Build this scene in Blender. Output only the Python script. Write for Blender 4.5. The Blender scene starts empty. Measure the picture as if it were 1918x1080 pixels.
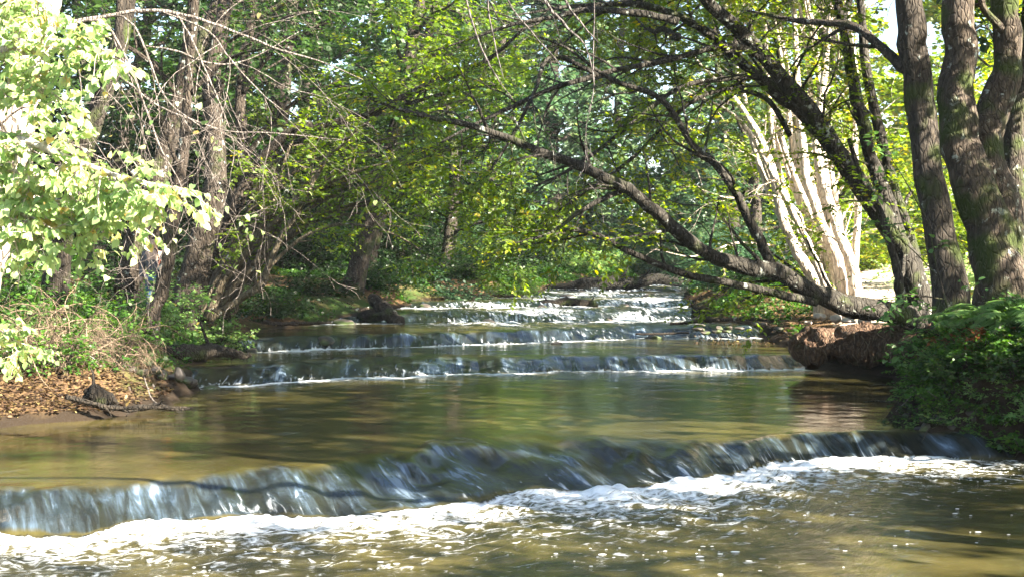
import bpy, math, random
import numpy as np
from mathutils import Vector

C = bpy.context
scene = C.scene
random.seed(7)
PI = math.pi

# ------------------------------------------------------------------ camera
FPX, HOR, CAMZ = 2600.0, 500.0, 2.2
PITCH = math.atan((540 - HOR) / FPX)
cam_d = bpy.data.cameras.new('camera')
cam = bpy.data.objects.new('camera', cam_d)
scene.collection.objects.link(cam)
cam.location = (0, 0, CAMZ)
cam.rotation_euler = (PI / 2 - PITCH, 0, 0)
cam_d.sensor_width = 36.0
cam_d.lens = FPX / 1918 * 36.0
cam_d.clip_start = 0.1
cam_d.clip_end = 600
cam_d.dof.use_dof = False
scene.camera = cam

# ------------------------------------------------------------------ sun and sky
SUN = np.array([0.73, -0.48, 0.55]); SUN /= np.linalg.norm(SUN)
elev = math.asin(SUN[2])
az = math.atan2(SUN[0], SUN[1])              # clockwise from +Y
world = bpy.data.worlds.new('World'); scene.world = world
world.use_nodes = True
wn = world.node_tree
wn.nodes.clear()
wo = wn.nodes.new('ShaderNodeOutputWorld'); wb = wn.nodes.new('ShaderNodeBackground')
sk = wn.nodes.new('ShaderNodeTexSky')
sk.sky_type = 'NISHITA'; sk.sun_disc = False
sk.sun_elevation = elev; sk.sun_rotation = az
sk.air_density = 1.0; sk.dust_density = 1.5; sk.ozone_density = 1.0
wb.inputs['Strength'].default_value = 0.05
wn.links.new(sk.outputs[0], wb.inputs['Color']); wn.links.new(wb.outputs[0], wo.inputs['Surface'])
sl = bpy.data.lights.new('sun', 'SUN'); sl.energy = 5.0; sl.angle = math.radians(0.5); sl.color = (1.0, 0.90, 0.74)
so = bpy.data.objects.new('sun', sl); scene.collection.objects.link(so)
so.rotation_euler = Vector(SUN).to_track_quat('Z', 'Y').to_euler()
so.location = (30, -20, 40)

scene.view_settings.view_transform = 'Standard'
scene.view_settings.look = 'None'
scene.view_settings.exposure = 3.25
scene.view_settings.gamma = 1.0
scene.view_settings.use_curve_mapping = False
scene.render.engine = 'CYCLES'
cy = scene.cycles
cy.max_bounces = 6; cy.diffuse_bounces = 2; cy.glossy_bounces = 3; cy.transmission_bounces = 4
cy.transparent_max_bounces = 4; cy.caustics_reflective = False; cy.caustics_refractive = False
cy.sample_clamp_indirect = 6.0
cy.use_denoising = True
try: cy.denoiser = 'OPENIMAGEDENOISE'
except Exception: pass

# ------------------------------------------------------------------ helpers
def P(px, py, d):
    """world point seen at photo pixel (px,py) at distance d along +Y"""
    cp, sp = math.cos(PITCH), math.sin(PITCH)
    u = (540 - py) / FPX
    r = np.array([(px - 959) / FPX, cp + u * sp, -sp + u * cp])
    return np.array([0, 0, CAMZ]) + r * (d / r[1])

def sstep(a, b, x):
    t = np.clip((x - a) / (b - a), 0, 1)
    return t * t * (3 - 2 * t)

class VNoise:
    def __init__(s, seed, n=128):
        s.n = n; s.g = np.random.default_rng(seed).random((n, n)) * 2 - 1
    def __call__(s, x, y):
        x = np.asarray(x, float); y = np.asarray(y, float)
        xi = np.floor(x).astype(int); yi = np.floor(y).astype(int)
        fx = x - xi; fy = y - yi
        fx = fx * fx * (3 - 2 * fx); fy = fy * fy * (3 - 2 * fy)
        n = s.n; g = s.g
        a = g[xi % n, yi % n]; b = g[(xi + 1) % n, yi % n]
        c = g[xi % n, (yi + 1) % n]; d = g[(xi + 1) % n, (yi + 1) % n]
        return (a * (1 - fx) + b * fx) * (1 - fy) + (c * (1 - fx) + d * fx) * fy
    def fbm(s, x, y, o=4):
        r = 0; a = 1; t = 0
        for i in range(o):
            r = r + a * s(x * 2 ** i + 17.3 * i, y * 2 ** i + 9.1 * i); t += a; a *= .5
        return r / t
N1, N2, N3 = VNoise(1), VNoise(2), VNoise(3)

def raw_mesh(name, V, faces, smooth=True, attrs=None):
    """faces: list of (k,m) int arrays with m = 3 or 4 (or more)"""
    me = bpy.data.meshes.new(name)
    V = np.ascontiguousarray(V, dtype=np.float32)
    me.vertices.add(len(V)); me.vertices.foreach_set('co', V.ravel())
    loops = np.concatenate([f.ravel() for f in faces]).astype(np.int32)
    starts = []; o = 0
    for f in faces:
        k, m = f.shape
        starts.append(o + np.arange(k) * m); o += k * m
    starts = np.concatenate(starts).astype(np.int32)
    me.loops.add(len(loops)); me.loops.foreach_set('vertex_index', loops)
    me.polygons.add(len(starts)); me.polygons.foreach_set('loop_start', starts)
    if smooth:
        me.polygons.foreach_set('use_smooth', np.ones(len(starts), dtype=bool))
    me.update(calc_edges=True)
    for k, a in (attrs or {}).items():
        at = me.attributes.new(k, 'FLOAT', 'POINT')
        at.data.foreach_set('value', np.ascontiguousarray(a, dtype=np.float32))
    return me

def link(name, me, mat, parent=None, origin=None):
    if mat is not None: me.materials.append(mat)
    o = bpy.data.objects.new(name, me)
    scene.collection.objects.link(o)
    if parent is not None: o.parent = parent
    elif origin is not None: o.location = tuple(origin)
    return o

class MB:
    def __init__(s): s.V = []; s.Q = []; s.T = []; s.n = 0; s.A = []
    def add(s, V, Q=None, T=None, a=None):
        V = np.asarray(V, float)
        s.V.append(V)
        if Q is not None and len(Q): s.Q.append(np.asarray(Q) + s.n)
        if T is not None and len(T): s.T.append(np.asarray(T) + s.n)
        s.A.append(np.full(len(V), 0.5) if a is None else a)
        s.n += len(V)
    def tube(s, pts, rad, n=8, rough=0.0, rng=None):
        pts = np.asarray(pts, float); k = len(pts)
        rad = np.broadcast_to(np.asarray(rad, float), (k,))
        t = np.gradient(pts, axis=0); t /= np.linalg.norm(t, axis=1)[:, None] + 1e-9
        ref = np.array([0.31, 0.17, 0.93]) if abs(t[:, 2]).mean() < .8 else np.array([1.0, .1, 0])
        a = np.cross(t, ref); a /= np.linalg.norm(a, axis=1)[:, None] + 1e-9
        b = np.cross(t, a)
        th = np.arange(n) * 2 * PI / n
        R = np.repeat(rad[:, None], n, 1)
        if rough > 0:
            L = np.concatenate([[0], np.cumsum(np.linalg.norm(np.diff(pts, axis=0), axis=1))])
            ph = (rng.random() if rng is not None else .3) * 50
            c, sn = np.cos(th), np.sin(th)
            nz = N1(c[None] * 1.3 + ph + L[:, None] / (rad.mean() * 4), sn[None] * 1.3 + L[:, None] / (rad.mean() * 6))
            nz2 = N2(th[None] * 2.5 + ph, L[:, None] / (rad.mean() * 2.5))
            R = R * (1 + rough * (nz + .5 * nz2))
        V = pts[:, None] + R[..., None] * (np.cos(th)[None, :, None] * a[:, None] + np.sin(th)[None, :, None] * b[:, None])
        V = V.reshape(-1, 3)
        i = np.arange(k - 1)[:, None] * n; j = np.arange(n)[None]
        q = np.stack([i + j, i + (j + 1) % n, i + n + (j + 1) % n, i + n + j], -1).reshape(-1, 4)
        V = np.vstack([V, pts[0], pts[-1]])
        j = np.arange(n)
        T = np.vstack([np.stack([(j + 1) % n, j, np.full(n, k * n)], -1),
                       np.stack([(k - 1) * n + j, (k - 1) * n + (j + 1) % n, np.full(n, k * n + 1)], -1)])
        s.add(V, q, T)
    def prisms(s, A, B, ra, rb):
        """vectorised three sided thin twigs"""
        A = np.asarray(A, float); B = np.asarray(B, float); k = len(A)
        if k == 0: return
        t = B - A; t /= np.linalg.norm(t, axis=1)[:, None] + 1e-9
        u = np.cross(t, [.3, .2, .9]); u /= np.linalg.norm(u, axis=1)[:, None] + 1e-9
        w = np.cross(t, u)
        V = []
        for (X, r) in ((A, ra), (B, rb)):
            r = np.broadcast_to(np.asarray(r, float), (k,))[:, None]
            for m in range(3):
                V.append(X + r * (math.cos(m * 2.094) * u + math.sin(m * 2.094) * w))
        V = np.stack(V, 1).reshape(-1, 3)
        i = np.arange(k)[:, None] * 6
        q = np.concatenate([i + np.array([[m, (m + 1) % 3, 3 + (m + 1) % 3, 3 + m]]) for m in range(3)])
        s.add(V, q)
    def build(s, name, mat, parent=None, origin=(0, 0, 0), smooth=True):
        V = np.concatenate(s.V)
        if parent is not None: origin = np.array(parent['o'])
        V = V - np.asarray(origin)[None]
        F = []
        if s.Q: F.append(np.concatenate(s.Q))
        if s.T: F.append(np.concatenate(s.T))
        me = raw_mesh(name, V, F, smooth, {'v': np.concatenate(s.A)})
        return link(name, me, mat, parent, origin)

def tag(o, label=None, cat=None, group=None, kind=None):
    if label: o['label'] = label
    if cat: o['category'] = cat
    if group: o['group'] = group
    if kind: o['kind'] = kind
    return o

def thing(name, loc, label, cat, group=None):
    o = bpy.data.objects.new(name, None); scene.collection.objects.link(o)
    o.location = tuple(float(v) for v in loc); o['o'] = [float(v) for v in loc]
    o.empty_display_size = .3
    return tag(o, label, cat, group)

def unit(v):
    v = np.asarray(v, float)
    return v / (np.linalg.norm(v, axis=-1, keepdims=True) + 1e-9)

def curve(P_, R_, m=6, jit=0.0, rng=None):
    """Catmull-Rom through control points, radii follow"""
    P_ = np.asarray(P_, float); R_ = np.asarray(R_, float); k = len(P_)
    E = np.vstack([2 * P_[0] - P_[1], P_, 2 * P_[-1] - P_[-2]])
    out = []; rr = []
    for i in range(k - 1):
        p0, p1, p2, p3 = E[i], E[i + 1], E[i + 2], E[i + 3]
        for j in range(m):
            t = j / m
            out.append(.5 * ((2 * p1) + (-p0 + p2) * t + (2 * p0 - 5 * p1 + 4 * p2 - p3) * t * t + (-p0 + 3 * p1 - 3 * p2 + p3) * t ** 3))
            rr.append(R_[i] * (1 - t) + R_[i + 1] * t)
    out.append(P_[-1]); rr.append(R_[-1])
    out = np.array(out); rr = np.array(rr)
    if jit and rng is not None:
        j = rng.normal(0, 1, out.shape); j[1:-1] = (j[:-2] + j[1:-1] + j[2:]) / 3; j[0] = 0
        out = out + j * jit * np.minimum(rr, .12)[:, None]
    return out, rr

def wander(start, d, length, rng, n=7, wob=.25, grav=0.0):
    pts = [np.asarray(start, float)]; d = unit(d)
    for i in range(n):
        d = unit(d + rng.normal(0, wob, 3) + np.array([0, 0, grav]))
        pts.append(pts[-1] + d * length / n)
    return np.array(pts)

# ------------------------------------------------------------------ leaf gaps cut so the sun reaches chosen spots
GAPS = []          # (target point, radius)
def gap(px, py, d, r, t0=None): GAPS.append((P(px, py, d), r, 2.2 + r if t0 is None else t0))
gap(90, 300, 9.3, 1.6, 1.5); gap(40, 120, 9.5, 1.6, 1.5); gap(250, 420, 9.6, 1.0, 1.5); gap(60, 590, 14.5, 1.0); gap(20, 690, 12, .6)
gap(1530, 470, 31, 1.9, .35); gap(1490, 330, 31, 1.9, .35); gap(1660, 520, 30, 1.8, .8); gap(1530, 180, 32, 1.9, .5); gap(1700, 580, 29, 1.2, .8); gap(1600, 560, 28, .9)
gap(390, 450, 27, .5); gap(410, 585, 27.5, .5); gap(600, 330, 27, .5); gap(200, 600, 19, 1.1);  gap(150, 740, 17.5, 1.2)
gap(1570, 612, 26, .8, .5); gap(1620, 635, 25, .8, .3); gap(1480, 605, 31, 1.0); gap(1100, 360, 23, .8); gap(960, 620, 33, .9); gap(850, 480, 33, .8)
gap(620, 520, 15, .4); gap(540, 180, 24, .8); gap(1700, 500, 34, 2.0); gap(1800, 300, 36, 2.5); gap(960, 575, 39, .8)
gap(1400, 560, 30, .6); gap(1120, 200, 60, 3); gap(1000, 690, 25, .5); gap(1400, 686, 25.5, .7)
gap(700, 120, 26, .9); gap(1250, 250, 28, 1.1); gap(1250, 450, 34, 1.0); gap(1845, 640, 17.4, .35); gap(1790, 720, 17, .25)
gap(1680, 250, 36, 2.6, .8); gap(1640, 110, 38, 2.6, .8); gap(1750, 430, 33, 1.8, .8); gap(1850, 200, 38, 2.4, .8); gap(1900, 380, 34, 1.8, .8); gap(1450, 90, 36, 2, .8); gap(1640, 420, 36, 2, .8)
gap(1100, 130, 66, 5); gap(1020, 270, 72, 5); gap(1160, 350, 64, 3)
gap(1100, 300, 22.3, 1.9, .9); gap(820, 300, 23.5, 1.5, .9); gap(900, 120, 23.5, 1.6, .9); gap(1300, 330, 23, 1.2, .9); gap(980, 420, 22.5, 1.0, .9); gap(640, 250, 26, 1.1); gap(1250, 140, 24, 1.2); gap(1020, 160, 23, 1.0); gap(560, 60, 27, 1.2); gap(760, 420, 26, .9)

def keep_mask(pos):
    k = np.ones(len(pos), bool)
    for T, r, t0 in GAPS:
        v = pos - T; t = v @ SUN
        perp = np.linalg.norm(v - t[:, None] * SUN[None], axis=1)
        k &= ~((t > t0) & (perp < r * (1 + .25 * N1(pos[:, 0] * 1.3, pos[:, 2] * 1.3))))
    return k

# ------------------------------------------------------------------ leaves
SHAPES = {
    'pinna': (np.array([(0, 0, 0), (.12, .1, .01), (.5, .085, .02), (1, 0, -.06), (.5, -.085, .02), (.12, -.1, .01)]), np.array([[0, 3, 2, 1], [0, 5, 4, 3]])),
    'kite': (np.array([(0, 0, 0), (.42, .34, .05), (1, 0, -.08), (.42, -.34, .05)]), np.array([[0, 3, 2, 1]])),
    'oval': (np.array([(0, 0, 0), (.28, .27, .05), (.68, .25, .04), (1, 0, -.1), (.68, -.25, .04), (.28, -.27, .05)]),
             np.array([[0, 3, 2, 1], [0, 5, 4, 3]])),
    'heart': (np.array([(0, 0, 0), (-.1, .28, .03), (.2, .47, .06), (.58, .36, .0), (1.05, 0, -.16), (.58, -.36, .0), (.2, -.47, .06), (-.1, -.28, .03), (.45, 0, -.04)]),
              np.array([[0, 8, 2, 1], [8, 4, 3, 2], [0, 7, 6, 8], [8, 6, 5, 4]])),
}
def leaf_obj(name, mat, parent, pos, d, n, size, kind='kite', rng=None, carve=True, v=None, origin=(0, 0, 0)):
    if rng is None: rng = np.random.default_rng(1)
    if v is None: v = rng.random(len(pos))
    if carve:
        k = keep_mask(pos); pos, d, n, size, v = pos[k], d[k], n[k], size[k], v[k]
    tv, tf = SHAPES[kind]
    d = unit(d); s = unit(np.cross(n, d)); n = np.cross(d, s)
    V = pos[:, None] + size[:, None, None] * (d[:, None] * tv[None, :, 0:1] + s[:, None] * tv[None, :, 1:2] + n[:, None] * tv[None, :, 2:3])
    if parent is not None: origin = np.array(parent['o'])
    V = V.reshape(-1, 3) - np.asarray(origin)[None]
    m = len(tv)
    F = (np.arange(len(pos))[:, None, None] * m + tf[None]).reshape(-1, tf.shape[1])
    me = raw_mesh(name, V, [F], False, {'v': np.repeat(v, m)})
    return link(name, me, mat, parent, origin)

def twig_leaves(polys, rng, tstep=.25, tlen=.7, lstep=.08, lsize=.1, t0=.15, droop=.25, flat=.35, vmean=.5, hang=.25, tilt=.42):
    """side twigs on every branch polyline, alternate leaves on every twig"""
    S = []; D = []; L = []
    for pts in polys:
        seg = np.linalg.norm(np.diff(pts, axis=0), axis=1); tot = seg.sum()
        cum = np.concatenate([[0], np.cumsum(seg)])
        k = max(2, int(tot * (1 - t0) / tstep))
        u = tot * (t0 + (1 - t0) * (np.arange(k) + rng.random(k) * .8) / k)
        p = np.stack([np.interp(u, cum, pts[:, i]) for i in range(3)], 1)
        ii = np.clip(np.searchsorted(cum, u) - 1, 0, len(pts) - 2)
        tg = unit(pts[ii + 1] - pts[ii])
        side = unit(np.cross(tg, [0, 0, 1.0])) * np.where(np.arange(k) % 2, 1, -1)[:, None]
        dd = unit(tg * rng.uniform(.3, 1, (k, 1)) + side * rng.uniform(.5, 1.1, (k, 1)) + rng.normal(0, flat, (k, 3)))
        S.append(p); D.append(dd); L.append(tlen * rng.uniform(.4, 1.1, k) * (1.15 - .6 * u / tot))
        S.append(pts[-1:]); D.append(tg[-1:]); L.append(np.array([tlen * .5]))
    S = np.concatenate(S); D = np.concatenate(D); L = np.concatenate(L)
    k = max(3, int(tlen / lstep))
    t = (np.arange(k) + .6) / k
    g = np.array([0, 0, -1.0])
    X = S[:, None] + D[:, None] * (L[:, None] * t[None])[..., None] + g * (droop * L[:, None] * t[None] ** 2)[..., None]
    side = unit(np.cross(D, [0, 0, 1.0]) + 1e-6)
    sg = np.where(np.arange(k) % 2, 1.0, -1.0)
    LD = D[:, None] * .8 + side[:, None] * sg[None, :, None] + rng.normal(0, .3, X.shape) + g * hang
    LN = np.array([0, 0, 1.0]) + rng.normal(0, tilt, X.shape)
    sz = lsize * rng.uniform(.6, 1.15, X.shape[:2]) * (1.1 - .3 * t[None])
    v = np.clip(vmean + rng.normal(0, .13, len(S))[:, None] + rng.normal(0, .14, X.shape[:2]), 0, 1)
    tw = (S, X[:, k // 2], X[:, -1])
    return X.reshape(-1, 3), LD.reshape(-1, 3), LN.reshape(-1, 3), sz.ravel(), v.ravel(), tw

def side_branches(poly, rad, rng, n, length, t0=.2, t1=1.0, up=.15, spread=.9, grav=-.02, wob=.16):
    out = []
    k = len(poly)
    for i in range(n):
        t = t0 + (t1 - t0) * (i + rng.random()) / n
        f = t * (k - 1); a = min(int(f), k - 2); p = poly[a] + (poly[a + 1] - poly[a]) * (f - a)
        r = np.interp(f, np.arange(k), rad)
        tg = unit(poly[a + 1] - poly[a])
        th = rng.random() * 2 * PI
        q = np.cross(tg, [math.cos(th), math.sin(th), .3]); q = unit(q)
        q[2] = q[2] * .5 + up
        L = length * rng.uniform(.55, 1.15) * (1.15 - .55 * t)
        c = wander(p, tg * rng.uniform(.35, .9) + q * spread, L, rng, 7, wob, grav)
        r0 = min(r * .55, .012 + L * .014)
        out.append((c, np.linspace(r0, .004, len(c))))
    return out

# ------------------------------------------------------------------ materials
def new_mat(name):
    m = bpy.data.materials.new(name); m.use_nodes = True
    nt = m.node_tree; nt.nodes.clear()
    return m, nt, nt.nodes, nt.links
def nd(N, t, **kw):
    n = N.new(t)
    for k, v in kw.items():
        if k in n.inputs.keys() and not hasattr(n, k): n.inputs[k].default_value = v
        else: setattr(n, k, v)
    return n
def ramp(N, stops, interp='LINEAR'):
    r = N.new('ShaderNodeValToRGB'); e = r.color_ramp.elements
    r.color_ramp.interpolation = interp
    while len(e) < len(stops): e.new(.5)
    for i, (p, c) in enumerate(stops):
        e[i].position = p; e[i].color = (*c, 1) if len(c) == 3 else c
    return r

def leaf_mat(name, stops, trans=.45, gloss=.03, rough=.45):
    m, nt, N, L = new_mat(name)
    o = nd(N, 'ShaderNodeOutputMaterial')
    a = nd(N, 'ShaderNodeAttribute'); a.attribute_name = 'v'
    r = ramp(N, stops); L.new(a.outputs['Fac'], r.inputs[0])
    df = nd(N, 'ShaderNodeBsdfDiffuse'); tr = nd(N, 'ShaderNodeBsdfTranslucent')
    hs = nd(N, 'ShaderNodeHueSaturation'); hs.inputs['Saturation'].default_value = 1.15; hs.inputs['Value'].default_value = 1.5
    hs.inputs['Hue'].default_value = .493
    L.new(r.outputs[0], df.inputs[0]); L.new(r.outputs[0], hs.inputs['Color']); L.new(hs.outputs[0], tr.inputs[0])
    mx = nd(N, 'ShaderNodeMixShader'); mx.inputs[0].default_value = trans
    L.new(df.outputs[0], mx.inputs[1]); L.new(tr.outputs[0], mx.inputs[2])
    gl = nd(N, 'ShaderNodeBsdfGlossy'); gl.inputs['Roughness'].default_value = rough
    m2 = nd(N, 'ShaderNodeMixShader'); m2.inputs[0].default_value = gloss
    L.new(mx.outputs[0], m2.inputs[1]); L.new(gl.outputs[0], m2.inputs[2]); L.new(m2.outputs[0], o.inputs[0])
    return m

M = {}
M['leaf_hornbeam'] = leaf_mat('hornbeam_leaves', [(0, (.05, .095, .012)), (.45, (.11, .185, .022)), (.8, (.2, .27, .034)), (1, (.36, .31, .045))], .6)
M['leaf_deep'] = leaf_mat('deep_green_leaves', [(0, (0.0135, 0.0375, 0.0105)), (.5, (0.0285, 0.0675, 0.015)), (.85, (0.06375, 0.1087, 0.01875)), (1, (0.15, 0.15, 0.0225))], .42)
M['leaf_dark'] = leaf_mat('shaded_leaves', [(0, (.010, .026, .008)), (.6, (.024, .052, .013)), (1, (.06, .09, .02))], .35)  # deep shade of the left wood darkened into the leaf colour
M['leaf_cool'] = leaf_mat('cool_green_leaves', [(0, (.028, .075, .036)), (.5, (.065, .125, .06)), (.9, (.14, .2, .08)), (1, (.18, .2, .08))], .42)  # bluish cast of sky-lit distance put into the leaf colour
M['leaf_lime'] = leaf_mat('linden_leaves', [(0, (.1, .19, .06)), (.5, (.24, .36, .14)), (.85, (.4, .48, .2)), (1, (.5, .38, .14))], .5, .05)
M['leaf_herb'] = leaf_mat('herb_leaves', [(0, (0.01875, 0.06, 0.0105)), (.5, (0.045, 0.12, 0.015)), (1, (0.105, 0.18, 0.0225))], .42, .03)
M['leaf_fern'] = leaf_mat('fern_fronds', [(0, (.06, .14, .04)), (.6, (.14, .25, .07)), (.93, (.2, .28, .08)), (1, (.28, .24, .06))], .45)
M['leaf_dry'] = leaf_mat('fallen_leaves', [(0, (0.02496, 0.01498, 0.009984)), (.45, (0.04992, 0.02995, 0.01747)), (.75, (0.08486, 0.05491, 0.02995)), (.93, (0.1498, 0.1098, 0.03994)), (1, (0.2097, 0.1697, 0.07987))], .15)
M['leaf_rust'] = leaf_mat('withered_leaves', [(0, (.1, .035, .015)), (1, (.25, .09, .03))], .2)
M['needle'] = leaf_mat('conifer_needles', [(0, (.014, .04, .012)), (.6, (.03, .07, .016)), (1, (.07, .12, .02))], .2)

def bark_mat(name, c0, c1, c2, moss=0.0, lichen=0.0, scale=9, wet=.0):
    m, nt, N, L = new_mat(name)
    o = nd(N, 'ShaderNodeOutputMaterial'); b = nd(N, 'ShaderNodeBsdfPrincipled'); b.inputs['Roughness'].default_value = .85
    b.inputs['Specular IOR Level'].default_value = .25
    tc = nd(N, 'ShaderNodeTexCoord'); mp = nd(N, 'ShaderNodeMapping'); mp.inputs['Scale'].default_value = (1, 1, .34)
    L.new(tc.outputs['Object'], mp.inputs[0])
    n1 = nd(N, 'ShaderNodeTexNoise'); n1.inputs['Scale'].default_value = scale * 2.2; n1.inputs['Detail'].default_value = 8; n1.inputs['Roughness'].default_value = .68
    L.new(mp.outputs[0], n1.inputs['Vector'])
    vo = nd(N, 'ShaderNodeTexVoronoi'); vo.feature = 'DISTANCE_TO_EDGE'; vo.inputs['Scale'].default_value = scale * 2.4
    L.new(mp.outputs[0], vo.inputs['Vector'])
    r = ramp(N, [(.28, c0), (.5, c1), (.74, c2)]); L.new(n1.outputs[0], r.inputs[0])
    col = r.outputs[0]
    cr = nd(N, 'ShaderNodeMapRange'); cr.inputs[1].default_value = 0; cr.inputs[2].default_value = .16; cr.inputs[3].default_value = .45; cr.inputs[4].default_value = 1
    L.new(vo.outputs[0], cr.inputs[0])
    mm = nd(N, 'ShaderNodeMix'); mm.data_type = 'RGBA'; mm.blend_type = 'MULTIPLY'; mm.inputs[0].default_value = .6
    L.new(col, mm.inputs[6]); L.new(cr.outputs[0], mm.inputs[7]); col = mm.outputs[2]
    if lichen:
        n3 = nd(N, 'ShaderNodeTexNoise'); n3.inputs['Scale'].default_value = 5.5; n3.inputs['Detail'].default_value = 5; n3.inputs['Roughness'].default_value = .6
        L.new(tc.outputs['Object'], n3.inputs['Vector'])
        r3 = ramp(N, [(.66 - .16 * lichen, (0, 0, 0)), (.72 - .16 * lichen, (1, 1, 1))]); L.new(n3.outputs[0], r3.inputs[0])
        m3 = nd(N, 'ShaderNodeMix'); m3.data_type = 'RGBA'; m3.inputs[7].default_value = (.34, .37, .33, 1)
        L.new(r3.outputs[0], m3.inputs[0]); L.new(col, m3.inputs[6]); col = m3.outputs[2]
    if moss:
        n4 = nd(N, 'ShaderNodeTexNoise'); n4.inputs['Scale'].default_value = 1.7; n4.inputs['Detail'].default_value = 6
        L.new(tc.outputs['Object'], n4.inputs['Vector'])
        r4 = ramp(N, [(.68 - .3 * moss, (0, 0, 0)), (.8 - .3 * moss, (1, 1, 1))]); L.new(n4.outputs[0], r4.inputs[0])
        m4 = nd(N, 'ShaderNodeMix'); m4.data_type = 'RGBA'; m4.inputs[7].default_value = (.04, .055, .013, 1)
        L.new(r4.outputs[0], m4.inputs[0]); L.new(col, m4.inputs[6]); col = m4.outputs[2]
    L.new(col, b.inputs['Base Color'])
    ad = nd(N, 'ShaderNodeMath'); ad.operation = 'ADD'; L.new(n1.outputs[0], ad.inputs[0]); L.new(cr.outputs[0], ad.inputs[1])
    bp = nd(N, 'ShaderNodeBump'); bp.inputs['Strength'].default_value = .9; bp.inputs['Distance'].default_value = .05
    L.new(ad.outputs[0], bp.inputs['Height']); L.new(bp.outputs[0], b.inputs['Normal'])
    L.new(b.outputs[0], o.inputs[0])
    return m
M['bark_dark'] = bark_mat('alder_bark', (0.0176, 0.0144, 0.012), (0.044, 0.036, 0.0288), (0.096, 0.076, 0.056), moss=.55, lichen=.1, scale=7)
M['bark_alder'] = bark_mat('furrowed_bark', (0.0272, 0.02125, 0.017), (0.068, 0.0527, 0.0408), (0.1445, 0.1148, 0.085), moss=.7, lichen=.3, scale=7)
M['bark_horn'] = bark_mat('hornbeam_bark', (0.01488, 0.01339, 0.01141), (0.03472, 0.03075, 0.0248), (0.06448, 0.05952, 0.0496), moss=.35, lichen=.25, scale=5)
M['bark_glare'] = bark_mat('glare_bark', (.4, .33, .27), (.58, .5, .42), (.7, .64, .55), moss=.02, lichen=.2, scale=5)  # bark whitened, blown-out sunlight put into its colour
M['bark_brown'] = bark_mat('brown_bark', (0.01568, 0.0115, 0.008889), (0.04077, 0.03136, 0.02353), (0.08364, 0.06691, 0.05227), moss=.35, lichen=.25, scale=7)
M['bark_olive'] = bark_mat('olive_hazel_bark', (0.051, 0.0408, 0.0255), (0.1105, 0.08925, 0.0595), (0.204, 0.17, 0.119), moss=.2, lichen=.1, scale=6)
M['bark_twig'] = bark_mat('grey_twig_bark', (.12, .1, .09), (.22, .19, .17), (.34, .3, .28), scale=12)
M['bark_hang'] = bark_mat('dim_grey_bark', (.07, .06, .06), (.13, .115, .11), (.22, .2, .2), scale=12)
M['bark_dry'] = bark_mat('dry_twigs', (0.136, 0.096, 0.064), (0.24, 0.176, 0.12), (0.336, 0.264, 0.192), scale=12)
M['bark_shaded'] = bark_mat('shaded_mossy_bark', (.005, .004, .003), (.012, .011, .008), (.024, .02, .015), moss=.1, scale=5)  # shade over the fallen trunk darkened into its bark colour
M['bark_wet'] = bark_mat('wet_wood', (.012, .01, .008), (.03, .024, .018), (.06, .048, .036), moss=.4, scale=8)

def stone_mat(name, c0, c1, moss):
    m, nt, N, L = new_mat(name)
    o = nd(N, 'ShaderNodeOutputMaterial'); b = nd(N, 'ShaderNodeBsdfPrincipled'); b.inputs['Roughness'].default_value = .6
    tc = nd(N, 'ShaderNodeTexCoord'); n1 = nd(N, 'ShaderNodeTexNoise'); n1.inputs['Scale'].default_value = 7; n1.inputs['Detail'].default_value = 8
    L.new(tc.outputs['Object'], n1.inputs['Vector']); r = ramp(N, [(.3, c0), (.65, c1)]); L.new(n1.outputs[0], r.inputs[0])
    n4 = nd(N, 'ShaderNodeTexNoise'); n4.inputs['Scale'].default_value = 2.5; L.new(tc.outputs['Object'], n4.inputs['Vector'])
    r4 = ramp(N, [(.62 - .25 * moss, (0, 0, 0)), (.72 - .25 * moss, (1, 1, 1))]); L.new(n4.outputs[0], r4.inputs[0])
    m4 = nd(N, 'ShaderNodeMix'); m4.data_type = 'RGBA'; m4.inputs[7].default_value = (.04, .06, .015, 1)
    L.new(r4.outputs[0], m4.inputs[0]); L.new(r.outputs[0], m4.inputs[6]); L.new(m4.outputs[2], b.inputs['Base Color'])
    bp = nd(N, 'ShaderNodeBump'); bp.inputs['Strength'].default_value = .7; bp.inputs['Distance'].default_value = .04
    L.new(n1.outputs[0], bp.inputs['Height']); L.new(bp.outputs[0], b.inputs['Normal']); L.new(b.outputs[0], o.inputs[0])
    return m
M['stone_pale'] = stone_mat('pale_stone', (.22, .19, .17), (.45, .4, .36), .1)
M['stone_wet'] = stone_mat('wet_dark_stone', (.02, .018, .016), (.08, .065, .055), .6)

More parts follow.
